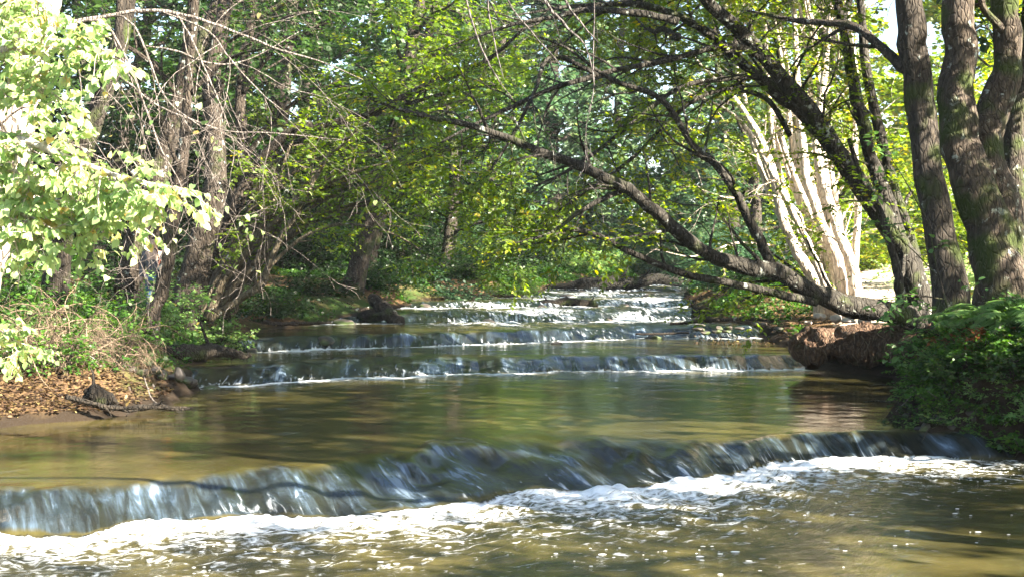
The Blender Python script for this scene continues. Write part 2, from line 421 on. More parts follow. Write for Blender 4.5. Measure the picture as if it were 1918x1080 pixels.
def ground_mat():
    m, nt, N, L = new_mat('forest_soil')
    o = nd(N, 'ShaderNodeOutputMaterial'); b = nd(N, 'ShaderNodeBsdfPrincipled'); b.inputs['Roughness'].default_value = .95
    b.inputs['Specular IOR Level'].default_value = .1
    tc = nd(N, 'ShaderNodeTexCoord')
    n1 = nd(N, 'ShaderNodeTexNoise'); n1.inputs['Scale'].default_value = 14; n1.inputs['Detail'].default_value = 10; n1.inputs['Roughness'].default_value = .7
    n2 = nd(N, 'ShaderNodeTexNoise'); n2.inputs['Scale'].default_value = .5; n2.inputs['Detail'].default_value = 5
    vo = nd(N, 'ShaderNodeTexVoronoi'); vo.inputs['Scale'].default_value = 17
    for q in (n1, n2, vo): L.new(tc.outputs['Object'], q.inputs['Vector'])
    r = ramp(N, [(.3, (.022, .015, .01)), (.5, (.062, .042, .028)), (.7, (.125, .085, .052))]); L.new(n1.outputs[0], r.inputs[0])
    r2 = ramp(N, [(.0, (.05, .03, .02)), (.5, (.16, .09, .04)), (1, (.28, .19, .08))]); L.new(vo.outputs['Color'], r2.inputs[0])
    mx = nd(N, 'ShaderNodeMix'); mx.data_type = 'RGBA'; mx.inputs[0].default_value = .45
    L.new(r.outputs[0], mx.inputs[6]); L.new(r2.outputs[0], mx.inputs[7])
    rg = ramp(N, [(.48, (0, 0, 0)), (.62, (1, 1, 1))]); L.new(n2.outputs[0], rg.inputs[0])
    mg = nd(N, 'ShaderNodeMix'); mg.data_type = 'RGBA'; mg.inputs[7].default_value = (.035, .06, .015, 1)
    L.new(rg.outputs[0], mg.inputs[0]); L.new(mx.outputs[2], mg.inputs[6])
    at = nd(N, 'ShaderNodeAttribute'); at.attribute_name = 'v'      # damp mud at the water's edge
    mw = nd(N, 'ShaderNodeMix'); mw.data_type = 'RGBA'; mw.inputs[7].default_value = (.022, .016, .011, 1)
    L.new(at.outputs['Fac'], mw.inputs[0]); L.new(mg.outputs[2], mw.inputs[6]); L.new(mw.outputs[2], b.inputs['Base Color'])
    bp = nd(N, 'ShaderNodeBump'); bp.inputs['Strength'].default_value = .8; bp.inputs['Distance'].default_value = .05
    L.new(n1.outputs[0], bp.inputs['Height']); L.new(bp.outputs[0], b.inputs['Normal']); L.new(b.outputs[0], o.inputs[0])
    return m
M['soil'] = ground_mat()

def water_mat():
    m, nt, N, L = new_mat('stream_water')
    o = nd(N, 'ShaderNodeOutputMaterial')
    def attr(n):
        a = nd(N, 'ShaderNodeAttribute'); a.attribute_name = n; return a.outputs['Fac']
    foam, face, fs, fd = attr('foam'), attr('face'), attr('fs'), attr('fd')
    tc = nd(N, 'ShaderNodeTexCoord')
    cx = nd(N, 'ShaderNodeCombineXYZ'); L.new(fs, cx.inputs[0]); L.new(fd, cx.inputs[1])
    def noise(src, sc, stretch, detail=5, rough=.55, dist=0):
        mp = nd(N, 'ShaderNodeMapping'); mp.inputs['Scale'].default_value = stretch; L.new(src, mp.inputs[0])
        n = nd(N, 'ShaderNodeTexNoise'); n.inputs['Scale'].default_value = sc; n.inputs['Detail'].default_value = detail
        n.inputs['Roughness'].default_value = rough; n.inputs['Distortion'].default_value = dist
        L.new(mp.outputs[0], n.inputs['Vector']); return n.outputs[0]
    def math_(op, a, b):
        q = nd(N, 'ShaderNodeMath'); q.operation = op
        for i, x in enumerate((a, b)):
            if isinstance(x, (int, float)): q.inputs[i].default_value = x
            else: L.new(x, q.inputs[i])
        return q.outputs[0]
    obj = tc.outputs['Object']
    ripple = noise(obj, 1.0, (5.0, 3.2, 1), 5, .6, .3)
    swell = noise(obj, 1.0, (1.0, 1.5, 1), 3, .5)
    streak = noise(cx.outputs[0], 1.0, (11, 1.5, 1), 6, .6, .5)
    boil = noise(cx.outputs[0], 1.0, (5.5, 7, 1), 6, .62, 1.2)
    # foam coverage
    st = math_('MULTIPLY', streak, face); bo = math_('MULTIPLY', boil, math_('SUBTRACT', 1.0, face))
    pat = math_('ADD', st, bo)
    cov = math_('ADD', math_('MULTIPLY', foam, 1.6), math_('SUBTRACT', math_('MULTIPLY', pat, 3.1), 2.0))
    cv = nd(N, 'ShaderNodeMapRange'); cv.interpolation_type = 'SMOOTHSTEP'
    cv.inputs[1].default_value = .05; cv.inputs[2].default_value = .95; L.new(cov, cv.inputs[0])
    fm = math_('MULTIPLY', cv.outputs[0], math_('MINIMUM', math_('MULTIPLY', foam, 6.0), 1.0))
    # water body
    w = nd(N, 'ShaderNodeBsdfPrincipled'); w.inputs['IOR'].default_value = 1.33; w.inputs['Roughness'].default_value = .06
    bed = noise(obj, 1.0, (.9, .9, 1), 6, .6)
    r = ramp(N, [(.3, (.021, .020, .008)), (.55, (.050, .043, .015)), (.75, (.085, .07, .024))]); L.new(bed, r.inputs[0])
    patch = noise(obj, 1.0, (1.6, 1.6, 1.6), 3, .5)
    tongue = noise(cx.outputs[0], 1.0, (1.9, .25, 1), 2, .5)
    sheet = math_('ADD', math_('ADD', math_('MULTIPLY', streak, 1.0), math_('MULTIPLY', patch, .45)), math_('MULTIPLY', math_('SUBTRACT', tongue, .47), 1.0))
    rs = ramp(N, [(.66, (.010, .011, .008)), (.82, (.022, .030, .034)), (.94, (.045, .066, .092)), (1.0, (.11, .15, .2))]); L.new(sheet, rs.inputs[0])  # aerated streaks, with the blue sky reflection painted into their colour
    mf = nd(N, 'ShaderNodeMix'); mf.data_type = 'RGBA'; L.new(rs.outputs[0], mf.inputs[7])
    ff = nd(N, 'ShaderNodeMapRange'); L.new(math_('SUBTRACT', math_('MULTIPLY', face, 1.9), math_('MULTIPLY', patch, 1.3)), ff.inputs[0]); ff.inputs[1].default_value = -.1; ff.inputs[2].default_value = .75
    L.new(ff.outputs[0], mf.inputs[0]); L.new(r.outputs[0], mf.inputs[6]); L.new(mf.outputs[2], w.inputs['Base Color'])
    h1 = math_('MULTIPLY', ripple, .012); h2 = math_('MULTIPLY', swell, .02)
    rough = attr('rough')
    h = math_('ADD', math_('MULTIPLY', h1, math_('ADD', rough, .22)), math_('MULTIPLY', h2, .35))
    h = math_('ADD', h, math_('MULTIPLY', math_('MULTIPLY', streak, face), .022))
    h = math_('ADD', h, math_('MULTIPLY', math_('MULTIPLY', boil, foam), .09))
    bp = nd(N, 'ShaderNodeBump'); bp.inputs['Strength'].default_value = 1; bp.inputs['Distance'].default_value = 1
    L.new(h, bp.inputs['Height']); L.new(bp.outputs[0], w.inputs['Normal'])
    f = nd(N, 'ShaderNodeBsdfPrincipled'); f.inputs['Base Color'].default_value = (.74, .78, .82, 1); f.inputs['Roughness'].default_value = .6
    f.inputs['Subsurface Weight'].default_value = 0
    L.new(bp.outputs[0], f.inputs['Normal'])
    mx = nd(N, 'ShaderNodeMixShader'); L.new(fm, mx.inputs[0]); L.new(w.outputs[0], mx.inputs[1]); L.new(f.outputs[0], mx.inputs[2])
    L.new(mx.outputs[0], o.inputs[0])
    return m
M['water'] = water_mat()

def plain(name, col, rough=.8):
    m, nt, N, L = new_mat(name)
    o = nd(N, 'ShaderNodeOutputMaterial'); b = nd(N, 'ShaderNodeBsdfPrincipled'); b.inputs['Roughness'].default_value = rough
    n = nd(N, 'ShaderNodeTexNoise'); n.inputs['Scale'].default_value = 20; r = ramp(N, [(.3, tuple(c * .8 for c in col)), (.7, tuple(min(1, c * 1.15) for c in col))])
    L.new(n.outputs[0], r.inputs[0]); L.new(r.outputs[0], b.inputs['Base Color']); L.new(b.outputs[0], o.inputs[0])
    return m

# ------------------------------------------------------------------ the river: levels, weirs, banks
def I(x, pts):
    a = np.array(pts, float); return np.interp(x, a[:, 0], a[:, 1])
LV = [0.0, .25, .50, .76, 1.0, 1.18, 1.28, 1.38, 1.46]
WF = [  # foot line y(x) of every ledge, and the run of its face
    ([(-14, 9), (-9, 9.8), (-6, 10.8), (-4.19, 11.37), (-2.15, 12.17), (-.4, 13.0), (.22, 13.7), (1.31, 14.2), (2.56, 15.1), (2.98, 15.7), (4.55, 15.98), (9, 16.1)],
     [(-6, .6), (-4.2, .75), (-2.15, 1.5), (-.4, 2.4), (.3, 2.2), (1.3, 1.5), (2.56, .7), (3.1, .45), (6, .3)]),
    ([(-9, 21.8), (-5.08, 22.5), (-3.2, 24.2), (-1.5, 25.1), (.4, 25.8), (2.4, 26.3), (5.4, 26.5), (9, 26.6)],
     [(-6, 1.0), (-3, 1.5), (-1, 1.2), (2.4, .7), (8, .5)]),
    ([(-9, 26.8), (-5.5, 27.5), (-4, 28.8), (-1.8, 29.8), (.5, 31.5), (3.1, 33.2), (9, 33.4)],
     [(-6, .7), (0, .9), (3, 1.2), (8, 1.5)]),
    ([(-9, 34.8), (-4.6, 35), (-2.9, 35.7), (.57, 36.3), (4.6, 37.4), (9, 37.6)], [(-6, 2.0), (0, 2.8), (8, 3.2)]),
    ([(-9, 40), (-3.6, 40.5), (-.9, 40.7), (2.3, 43.0), (5.3, 41.6), (9, 42)], [(-6, 1.4), (0, 1.7), (8, 2.4)]),
    ([(-9, 46.5), (2, 46.6), (5, 47.6), (12, 48)], [(-6, 1.8), (8, 2.6)]),
    ([(-9, 52), (3, 52.3), (12, 53.5)], [(-6, 2.2), (8, 2.6)]),
    ([(-9, 58), (5, 58.3), (12, 59)], [(-6, 2.2), (8, 2.6)]),
]
BL = [(-15, -9), (5, -8.5), (11, -7.8), (15, -6.8), (17, -6.2), (17.8, -5.3), (19.5, -5.0), (21.5, -5.1), (25, -5.6), (28, -5.9), (31, -6.1), (35, -4.9), (37, -3.9),
      (40, -3.4), (43, -2.5), (46, -.5), (48, .6), (55, 1.4), (61, 3.6), (66, 6.8), (70, 9.5), (80, 15), (110, 20)]
BR = [(-15, 8), (5, 7.4), (13, 6.8), (15.9, 6.1), (16.6, 5.0), (18.5, 5.05), (20, 6.2), (22, 6.7), (25.3, 6.9), (25.9, 6.2), (27, 5.9), (28.5, 5.9), (31, 6.1), (34, 6.3), (36, 5.2),
      (41, 5.3), (50, 6.3), (61, 8.2), (66, 10.5), (70, 13), (80, 18), (110, 25)]

def weir_fields(x, y):
    z = np.zeros_like(x); foam = np.zeros_like(x); face = np.zeros_like(x); fs = x.copy(); fd = y.copy(); rough = np.zeros_like(x)
    best = np.full_like(x, 1e9)
    for k, (wf, ww) in enumerate(WF):
        wig = .24 * N1(x * 1.1 + 7 * k, k * 3.3) + .13 * N2(x * 3.1, k * 5.1 + 2) + (.04 * N3(x * 8, k * 2.0 + 1) if k < 3 else 0)
        yf = I(x, wf) + wig * (1.0 if k else 1.1)
        w = I(x, ww) * (1.15 + .5 * N2(x * 1.3 + 31 * k, 5.5) + .3 * N1(x * 3.7 + 11 * k, 2.5))
        t = (y - yf) / w
        tc = np.clip(t, 0, 1)
        dz = LV[k + 1] - LV[k]
        prof = .55 * (1 - (1 - tc) ** 1.9) + .45 * sstep(0, 1, tc * 1.02)
        lump = .10 * N3(x * 1.9 + k * 9, y * 1.9) + .08 * N1(x * 5 + k, y * 3)     # stones below the sheet
        onface = sstep(-.02, .1, t) * (1 - sstep(.45, 1.25, t))
        z += dz * np.clip(prof + onface * lump * 1.5 * (1 if k < 2 else 1.2), -.1, 1.12)
        face = np.maximum(face, onface)
        f = .5 * (1 - sstep(.0, .7, t)) * (t > 0) * (.75 + .5 * N3(x * 1.9 + 3 * k, 1.5)) * (I(x, [(-3, .6), (0, 1)]) if k == 0 else 1) + (1.1 if k else .88) * (t <= 0) * np.exp(-np.maximum(-(y - yf), 0) / (1.15 if k == 0 else .5))
        far = 1 if k < 1 else (1.0 if k < 3 else 1.1)
        nz = .75 + .5 * N2(x * .9 + 13 * k, k + .5)
        f = f * nz * far
        if k == 0:    # broad tail of foam below the nearest ledge
            dd = yf - y
            tail = (dd > 0) * (.72 * np.exp(-dd / 2.0)) * I(x, [(-6, 1.0), (-1, 1), (.5, 1.25), (2, 1.1), (5, 1.05), (7, .5)])
            f = np.maximum(f, tail)
            f = f * I(x, [(-8, .9), (-2, 1), (-1, .95), (0, .9), (1, 1.05), (3, 1.2), (5, .8), (6.3, .55)])
        foam = np.maximum(foam, f)
        dist = np.abs(y - yf)
        near = dist < best
        best = np.where(near, dist, best)
        sl = np.gradient(I(np.linspace(-14, 14, 200), wf), np.linspace(-14, 14, 200)); slx = np.interp(x, np.linspace(-14, 14, 200), sl)
        fs = np.where(near, x + (y - 14) * (.42 if k == 0 else .1) * (1 if k else 1.0) + 40 * k, fs)
        fd = np.where(near, (y - I(x, wf)) + 30 * k, fd)
        d2 = yf - y
        rough = np.maximum(rough, np.where(d2 > 0, np.exp(-d2 / (3.0 if k == 0 else 1.6)), np.exp(d2 / 3.5 / max(.3, 1))) * .9)
    # quick broken water in the upper reach
    rap = sstep(30.5, 36, y) * sstep(-3.8, -1, x + (y - 36) * -.1)
    z += (.03 * N1(x * 1.6, y * 1.1) + .026 * N2(x * 3.4, y * 2.4) + .012 * N3(x * 8, y * 5)) * rap
    foam = np.maximum(foam, rap * (.36 + .3 * N3(x * .9, y * .7) + .15 * N1(x * 2.5, y * 2)))
    rough = np.maximum(rough, rap * 1.6)
    # standing waves and turbulence
    turb = np.exp(-np.clip(best, 0, 9) / .8)
    fo = np.clip(foam, 0, 1)
    z += fo * (.05 * N1(fs * 2.6, fd * 3.2) + .035 * N2(fs * 6, fd * 7) + .018 * N3(fs * 14, fd * 15)) * (y < 20) * (1 - .6 * face)
    z += fo * .02 * N2(x * 3, y * 3) * (y >= 20)
    z += .004 * N3(x * 1.3, y * 1.7) + .0025 * N1(x * 3.1, y * 4.2)
    z += face * (.05 * N3(fs * 1.9, fd * .8) + .03 * N2(fs * 5, fd * 1.0) + .010 * N1(fs * 13, fd * 1.6)) * (y < 18) + face * .02 * N2(fs * 5, fd * 1.1) * (y >= 18)
    return z, foam, face, fs, fd, rough

LVY = [(-15, 0), (11.5, 0), (15, .15), (16.2, .35), (22, .36), (25, .5), (28, .56), (32, .74), (35.5, .8), (37, 1.0), (41, 1.05), (43, 1.18), (48, 1.28), (53, 1.38), (59, 1.46), (75, 1.6), (110, 2.2)]
def bank_dist(x, y):
    jl = .22 * N2.fbm(y * .9, y * 0 + 3.3) + .12 * N1(y * 3, 1.1)
    jr = .22 * N3.fbm(y * .9, y * 0 + 8.3) + .12 * N1(y * 3, 7.1)
    return np.maximum(I(y, BL) + jl - x, x - I(y, BR) - jr)
def ground_z(x, y):
    x = np.asarray(x, float); y = np.asarray(y, float)
    s = bank_dist(x, y)
    right = x > .5 * (I(y, BL) + I(y, BR))
    rise = np.where(right, I(y, [(0, .75), (16, .8), (24, .75), (26, .62), (27.5, .25), (33, .3), (37, .5), (60, .5)]),
                    I(y, [(0, .6), (14, .5), (18, .22), (20, .5), (26, .55), (33, .25), (40, .45), (60, .4)]))
    run = np.where(right, I(y, [(0, 1.0), (22, .5), (26, .45), (28, 2.5), (34, 2.5), (37, 1.2)]), I(y, [(0, 1.5), (17, 2.4), (20, 1.2), (60, 1.4)]))
    lv = I(y, LVY)
    up = rise * sstep(-.1, 1.0, s / run) + .045 * np.clip(s - run, 0, 10) + .012 * np.clip(s - 12, 0, 60) + .10 * N1.fbm(x * .5, y * .5) * sstep(.3, 3, s)
    z = lv + np.where(s > 0, up + .03 * N3(x * 4, y * 4), 0)
    z = np.where(s <= 0, lv - .04 - .45 * np.clip(-s / .6, 0, 1), z)
    z += sstep(68, 105, y) * 1.5
    return z
def gz(x, y): return float(ground_z(np.array([x]), np.array([y]))[0])

# ground sheet
ys = np.concatenate([np.linspace(-60, -12, 13)[:-1], np.linspace(-12, 8, 60)[:-1], np.linspace(8, 45, 330)[:-1], np.linspace(45, 80, 160)[:-1], np.linspace(80, 300, 60)])
u = np.linspace(-1, 1, 420); xs = 12 * u + 108 * np.sign(u) * np.abs(u) ** 4.5
X, Y = np.meshgrid(xs, ys)
Z = ground_z(X.ravel(), Y.ravel()); S_ = bank_dist(X.ravel(), Y.ravel())
ny, nx = X.shape
def gridq(ny, nx):
    i = np.arange(ny - 1)[:, None] * nx; j = np.arange(nx - 1)[None]
    return np.stack([i + j, i + j + 1, i + nx + j + 1, i + nx + j], -1).reshape(-1, 4)
wetv = 1 - sstep(.05, .35 + .9 * ((X.ravel() > 3) & (Y.ravel() < 20)), S_ + .1 * N2(X.ravel() * 3, Y.ravel() * 3))
g = link('ground', raw_mesh('ground', np.stack([X.ravel(), Y.ravel(), Z], 1), [gridq(ny, nx)], True, {'v': wetv}), M['soil'])
tag(g, 'brown forest floor rising from both banks of the stream', 'ground', kind='structure')

# water sheet
ys = [-12.0]
while ys[-1] < 72:
    y = ys[-1]; ys.append(y + (0.5 if y < 7 else max(.02, y * y * .00011 if y > 12 else .02)))
ys = np.array(ys)
u = np.linspace(-1, 1, 640)
w = np.where(ys < 10, 8.5, 8.5)[:, None]
X = u[None] * w + np.where(ys > 45, (ys - 45) * .28, 0)[:, None]
Y = np.repeat(ys[:, None], len(u), 1)
z, foam, face, fs, fd, rough = weir_fields(X.ravel(), Y.ravel())
print('water verts', X.size)
r_ = link('river', raw_mesh('river', np.stack([X.ravel(), Y.ravel(), z], 1), [gridq(*X.shape)], True,
          {'foam': np.clip(foam, 0, 1), 'face': face, 'fs': fs, 'fd': fd, 'rough': rough}), M['water'])
tag(r_, 'shallow brown stream dropping over ledges with white foam', 'stream', kind='structure')
def water_z(x, y):
    return weir_fields(np.atleast_1d(np.asarray(x, float)), np.atleast_1d(np.asarray(y, float)))[0]

# ------------------------------------------------------------------ trees built along limbs seen in the photograph
def limb_tree(name, base, label, cat, bark, leafm, limbs, seed, subs=8, sublen=1.6, tlen=.5, tstep=.16, lstep=.07, lsize=.09,
              droop=.15, flat=.3, t0=.2, up=.1, kind='oval', vmean=.5, twig_r=.004, carve=True, bare=0.0, sub2=3, group=None, grav=-.02, nring=10, hang=.25, tilt=.42):
    """limbs: list of (points, radii, leafy 0..1)"""
    rng = np.random.default_rng(seed)
    t = thing(name, base, label, cat, group)
    polys = []; small = MB(); nb = 0
    for li, (pts, rad, leafy) in enumerate(limbs):
        c, r = curve(pts, rad, 6, .25, rng)
        m = MB(); m.tube(c, r, nring, .16, rng)
        m.build('trunk' if li == 0 else 'limb', M[bark], t)
        if leafy <= 0: continue
        L = np.linalg.norm(np.diff(c, axis=0), axis=1).sum()
        n = max(2, int(subs * leafy * L / 4))
        for (b, rb) in side_branches(c, r, rng, n, sublen, t0=t0, up=up, grav=grav):
            small.tube(b, rb, 5)
            for (b2, rb2) in side_branches(b, rb, rng, sub2, sublen * .5, t0=.25, up=.05, grav=grav):
                small.tube(b2, rb2 * .8, 4); polys.append(b2)
            polys.append(b)
        polys.append(c[int(len(c) * .55):])
    if polys:
        X, D, Nn, sz, v, tw = twig_leaves(polys, rng, tstep, tlen, lstep, lsize, droop=droop, flat=flat, vmean=vmean, hang=hang, tilt=tilt)
        k = len(tw[0]); sel = rng.random(k) < .8
        small.prisms(tw[0][sel], tw[1][sel], twig_r, twig_r * .8); small.prisms(tw[1][sel], tw[2][sel], twig_r * .8, twig_r * .4)
        small.build('branches', M[bark], t)['kind'] = 'stuff'
        if leafm:
            if bare > 0:
                q = rng.random(len(X)) > bare; X, D, Nn, sz, v = X[q], D[q], Nn[q], sz[q], v[q]
            leaf_obj('crown', M[leafm], t, X, D, Nn, sz, kind, rng, carve, v)
    return t

def high_limbs(top, n, L, seed, up=.45, r=.1, turn=0.0):  # unseen crown limbs above the frame, added to shade the left bank
    rg = np.random.default_rng(seed); out = []
    for i in range(n):
        th = turn + i * 2.4 + rg.normal(0, .25)
        c = wander(np.array(top) - [0, 0, rg.uniform(0, 1.6)], [math.cos(th), math.sin(th), up * rg.uniform(.3, 1.5)], L * rg.uniform(.75, 1.15), rg, 6, .12, -.03)
        out.append((list(c), list(np.linspace(r, .012, len(c))), 1.3))
    return out

def PL(*a):
    """pixel polyline (px,py,d,r) -> points, radii"""
    return [P(q[0], q[1], q[2]) for q in a], [q[3] for q in a]

# ---- right bank: the leaning many-stemmed tree over the water
hb = []
def add(l, leafy, *a):
    p, r = PL(*a); l.append((p, r, leafy))
add(hb, .5, (1752, 640, 25, .26), (1715, 530, 25, .21), (1690, 470, 25, .2), (1640, 395, 24.8, .17), (1570, 290, 24.5, .155), (1500, 190, 24.2, .145), (1420, 95, 24, .13), (1330, 10, 23.7, .11), (1270, -70, 23.5, .09))
add(hb, 1.0, (1752, 605, 24.6, .25), (1690, 592, 24.3, .2), (1600, 577, 24, .185), (1530, 550, 23.8, .165), (1450, 510, 23.5, .145), (1350, 486, 23, .125), (1280, 440, 22.6, .105), (1200, 375, 22.2, .09), (1120, 325, 22, .08), (1020, 285, 21.8, .065), (900, 240, 21.5, .05), (780, 215, 21.3, .035), (690, 185, 21, .012))
add(hb, .25, (1530, 566, 23.7, .075), (1450, 549, 23.4, .07), (1380, 535, 23.2, .065), (1260, 505, 22.8, .055), (1180, 470, 22.5, .05), (1105, 436, 22.3, .045), (1050, 430, 22.1, .03), (975, 434, 22, .012))
add(hb, .9, (1447, 510, 23.5, .1), (1410, 420, 23.3, .08), (1350, 320, 23, .065), (1290, 262, 22.8, .05), (1240, 185, 22.6, .045), (1145, 150, 22.4, .035), (1060, 90, 22.2, .02), (980, 60, 22, .01))
add(hb, .9, (1730, 560, 25.3, .17), (1660, 420, 25.2, .15), (1590, 310, 25, .14), (1510, 222, 24.8, .12), (1440, 165, 24.6, .1), (1370, 100, 24.4, .085), (1290, 40, 24.2, .07), (1200, 10, 24, .055), (1080, 12, 23.8, .035), (960, 30, 23.5, .012))
add(hb, .6, (1722, 540, 25.6, .15), (1670, 400, 25.5, .13), (1632, 300, 25.5, .12), (1605, 180, 25.5, .11), (1578, 35, 25.5, .1), (1550, -40, 25.5, .07), (1500, -160, 25.5, .05))
add(hb, .6, (1578, 35, 25.5, .075), (1600, -30, 25.5, .06), (1640, -150, 25.5, .04))
add(hb, .5, (1735, 560, 25.9, .13), (1690, 400, 26, .11), (1660, 300, 26, .1), (1625, 150, 26, .09), (1610, -20, 26, .07), (1590, -200, 26, .05))
add(hb, 1.1, (1560, 285, 24.5, .075), (1510, 210, 24.3, .06), (1470, 150, 24.1, .055), (1377, 88, 23.8, .05), (1240, 115, 23.2, .045), (1118, 140, 22.8, .045), (1007, 178, 22.4, .038), (870, 244, 22, .026), (785, 289, 21.8, .008))
add(hb, .9, (1118, 140, 22.8, .04), (1033, 107, 22.6, .035), (1000, 174, 22.3, .03), (959, 255, 22.1, .028), (915, 322, 22, .02), (870, 360, 21.9, .008))
add(hb, 1.1, (1500, 215, 24.6, .06), (1440, 150, 24.3, .05), (1366, 148, 24, .045), (1277, 162, 23.7, .04), (1180, 235, 23.3, .035), (1080, 310, 23, .03), (1000, 350, 22.7, .012))
add(hb, .8, (1480, 255, 24.6, .05), (1440, 190, 24.4, .045), (1370, 168, 24.2, .04), (1290, 195, 23.9, .035), (1180, 300, 23.5, .03), (1060, 385, 23.1, .02), (985, 440, 22.8, .008))
add(hb, .5, (1165, 357, 22.2, .05), (1130, 372, 22.1, .042), (1080, 400, 22, .036), (1030, 436, 21.9, .026), (952, 459, 21.8, .008))
add(hb, .3, (1690, 600, 24.3, .1), (1684, 545, 24.2, .085), (1678, 500, 24.2, .075), (1650, 400, 24.3, .06), (1612, 330, 24.3, .05), (1590, 260, 24.4, .035))
hb += high_limbs(P(1500, -160, 25.5), 7, 4.2, 913) + high_limbs(P(1270, -70, 23.5), 6, 4.0, 914, r=.07)
limb_tree('leaning_tree', P(1750, 640, 25), 'dark many-stemmed tree leaning from the right bank, one low limb stretched over the water', 'tree', 'bark_horn', 'leaf_hornbeam',
          hb, 11, subs=9, sublen=2.0, tlen=.6, tstep=.13, lstep=.07, lsize=.105, vmean=.58, bare=.2)

# ---- right bank: three heavy trunks in the foreground
al = []
add(al, 0, (1800, 760, 18.6, .36), (1785, 640, 18.7, .265), (1770, 500, 18.8, .235), (1745, 370, 18.9, .2), (1728, 240, 19, .19), (1715, 100, 19, .185), (1706, -10, 19, .18), (1690, -200, 19, .16), (1690, -500, 19, .13))
add(al, .5, (1712, 140, 19, .085), (1690, 125, 19.1, .075), (1647, 85, 19.4, .065), (1595, 48, 19.8, .06), (1492, 37, 20.5, .04), (1400, 20, 21, .015))
add(al, .8, (1690, -200, 19, .1), (1600, -420, 19.3, .08), (1450, -560, 20, .05))
add(al, .8, (1690, -300, 19, .1), (1800, -520, 19.3, .08), (1950, -660, 20, .05))
al += high_limbs(P(1690, -380, 19), 9, 5.2, 901, turn=2.6)
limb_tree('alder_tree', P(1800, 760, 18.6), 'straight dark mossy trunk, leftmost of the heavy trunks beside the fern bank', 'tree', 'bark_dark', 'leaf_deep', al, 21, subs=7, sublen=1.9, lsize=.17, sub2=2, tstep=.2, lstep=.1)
al = []
add(al, 0, (1905, 720, 19.6, .5), (1880, 600, 19.6, .40), (1862, 500, 19.6, .34), (1838, 390, 19.7, .30), (1800, 290, 19.8, .27), (1790, 200, 19.9, .25), (1795, 100, 20, .235), (1795, -10, 20, .22), (1800, -250, 20, .2), (1780, -560, 20, .14))
add(al, 0, (1893, 640, 19.9, .42), (1885, 500, 20.0, .36), (1868, 380, 20.1, .30), (1846, 290, 20.1, .24), (1858, 215, 20.2, .22), (1885, 140, 20.3, .21), (1890, 60, 20.3, .21), (1882, -20, 20.3, .2), (1890, -300, 20.4, .16))
add(al, .3, (1880, 60, 20.2, .06), (1840, 10, 20, .05), (1850, -60, 20, .04))
add(al, .9, (1890, -250, 20.3, .1), (2000, -480, 20, .08), (2150, -600, 19, .05))
add(al, .9, (1790, -400, 20, .1), (1700, -600, 19.5, .08), (1560, -700, 18.5, .05))
al += high_limbs(P(1790, -450, 20), 7, 5.0, 902, turn=1.6) + high_limbs(P(1890, -300, 20.4), 6, 4.6, 903)
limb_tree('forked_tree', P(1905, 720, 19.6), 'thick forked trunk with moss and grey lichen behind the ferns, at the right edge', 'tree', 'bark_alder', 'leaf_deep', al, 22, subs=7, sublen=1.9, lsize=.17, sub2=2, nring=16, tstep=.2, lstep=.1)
al = []
add(al, 0, (1925, 560, 23, .25), (1905, 400, 23, .2), (1900, 250, 23, .17), (1925, 100, 23, .15), (1935, -50, 23, .13))
add(al, 1, (1900, 250, 23, .06), (1870, 120, 23.5, .05), (1860, -20, 24, .03))
limb_tree('young_tree', P(1925, 590, 23), 'slimmer shaded trunk close behind the forked trunk at the right edge', 'tree', 'bark_dark', 'leaf_deep', al, 23, subs=6, lsize=.09)

# ---- right bank: sunlit pale clump further back
cl = []
def slim(f):
    for l in cl: l[1][:] = [r * f for r in l[1]]
add(cl, .3, (1580, 600, 31, .34), (1560, 565, 31, .30), (1510, 500, 31, .25), (1470, 420, 31, .22), (1448, 330, 31, .19), (1425, 260, 31.2, .15), (1380, 190, 31.4, .1), (1300, 110, 31.5, .06))
add(cl, .3, (1590, 590, 31.2, .32), (1570, 500, 31.2, .25), (1535, 410, 31.3, .22), (1505, 310, 31.5, .19), (1495, 200, 31.8, .15), (1490, 60, 32, .12), (1480, -60, 32, .1))
add(cl, .3, (1610, 590, 30.8, .33), (1600, 520, 30.8, .27), (1570, 430, 30.8, .23), (1545, 340, 30.8, .21), (1530, 250, 30.9, .18), (1545, 130, 31, .14), (1560, -20, 31, .1))
add(cl, .3, (1555, 570, 30.6, .2), (1520, 470, 30.6, .15), (1470, 370, 30.5, .12), (1400, 245, 30.4, .09), (1350, 200, 30.2, .06), (1280, 170, 30, .02))
add(cl, .3, (1560, 560, 31.8, .2), (1490, 420, 32, .13), (1455, 300, 32, .12), (1440, 180, 32, .11), (1430, 20, 32, .09))
add(cl, .3, (1540, 550, 32.4, .2), (1460, 400, 32.6, .15), (1420, 300, 32.8, .12), (1395, 180, 33, .1), (1380, 20, 33, .08))
add(cl, .2, (1508, 430, 30.7, .07), (1490, 390, 30.6, .05), (1440, 365, 30.4, .045), (1370, 372, 30.2, .03), (1300, 350, 30, .01))
add(cl, .2, (1540, 380, 30.8, .07), (1570, 330, 30.7, .06), (1575, 290, 30.6, .04))
add(cl, .3, (1450, 460, 31.5, .06), (1380, 455, 31, .05), (1300, 480, 30.5, .03), (1240, 470, 30.5, .01))
slim(.52)
rgc = np.random.default_rng(8)
for q in range(13):
    bx = 1535 + 6.5 * q; tx = bx - rgc.uniform(10, 200); d_ = 32.2 + rgc.uniform(-.4, 1.6)
    add(cl, .25, (bx, 595, d_, .13), (bx - 12, 540, d_, .095), (bx + (tx - bx) * .45, 400, d_, .08), (bx + (tx - bx) * .75, 260, d_, .065), (tx, 100, d_, .05), (tx - 30, -60, d_, .03))
cl += high_limbs(P(1490, -120, 32), 8, 4.5, 911) + high_limbs(P(1400, -60, 32.5), 6, 4.5, 912, turn=1)
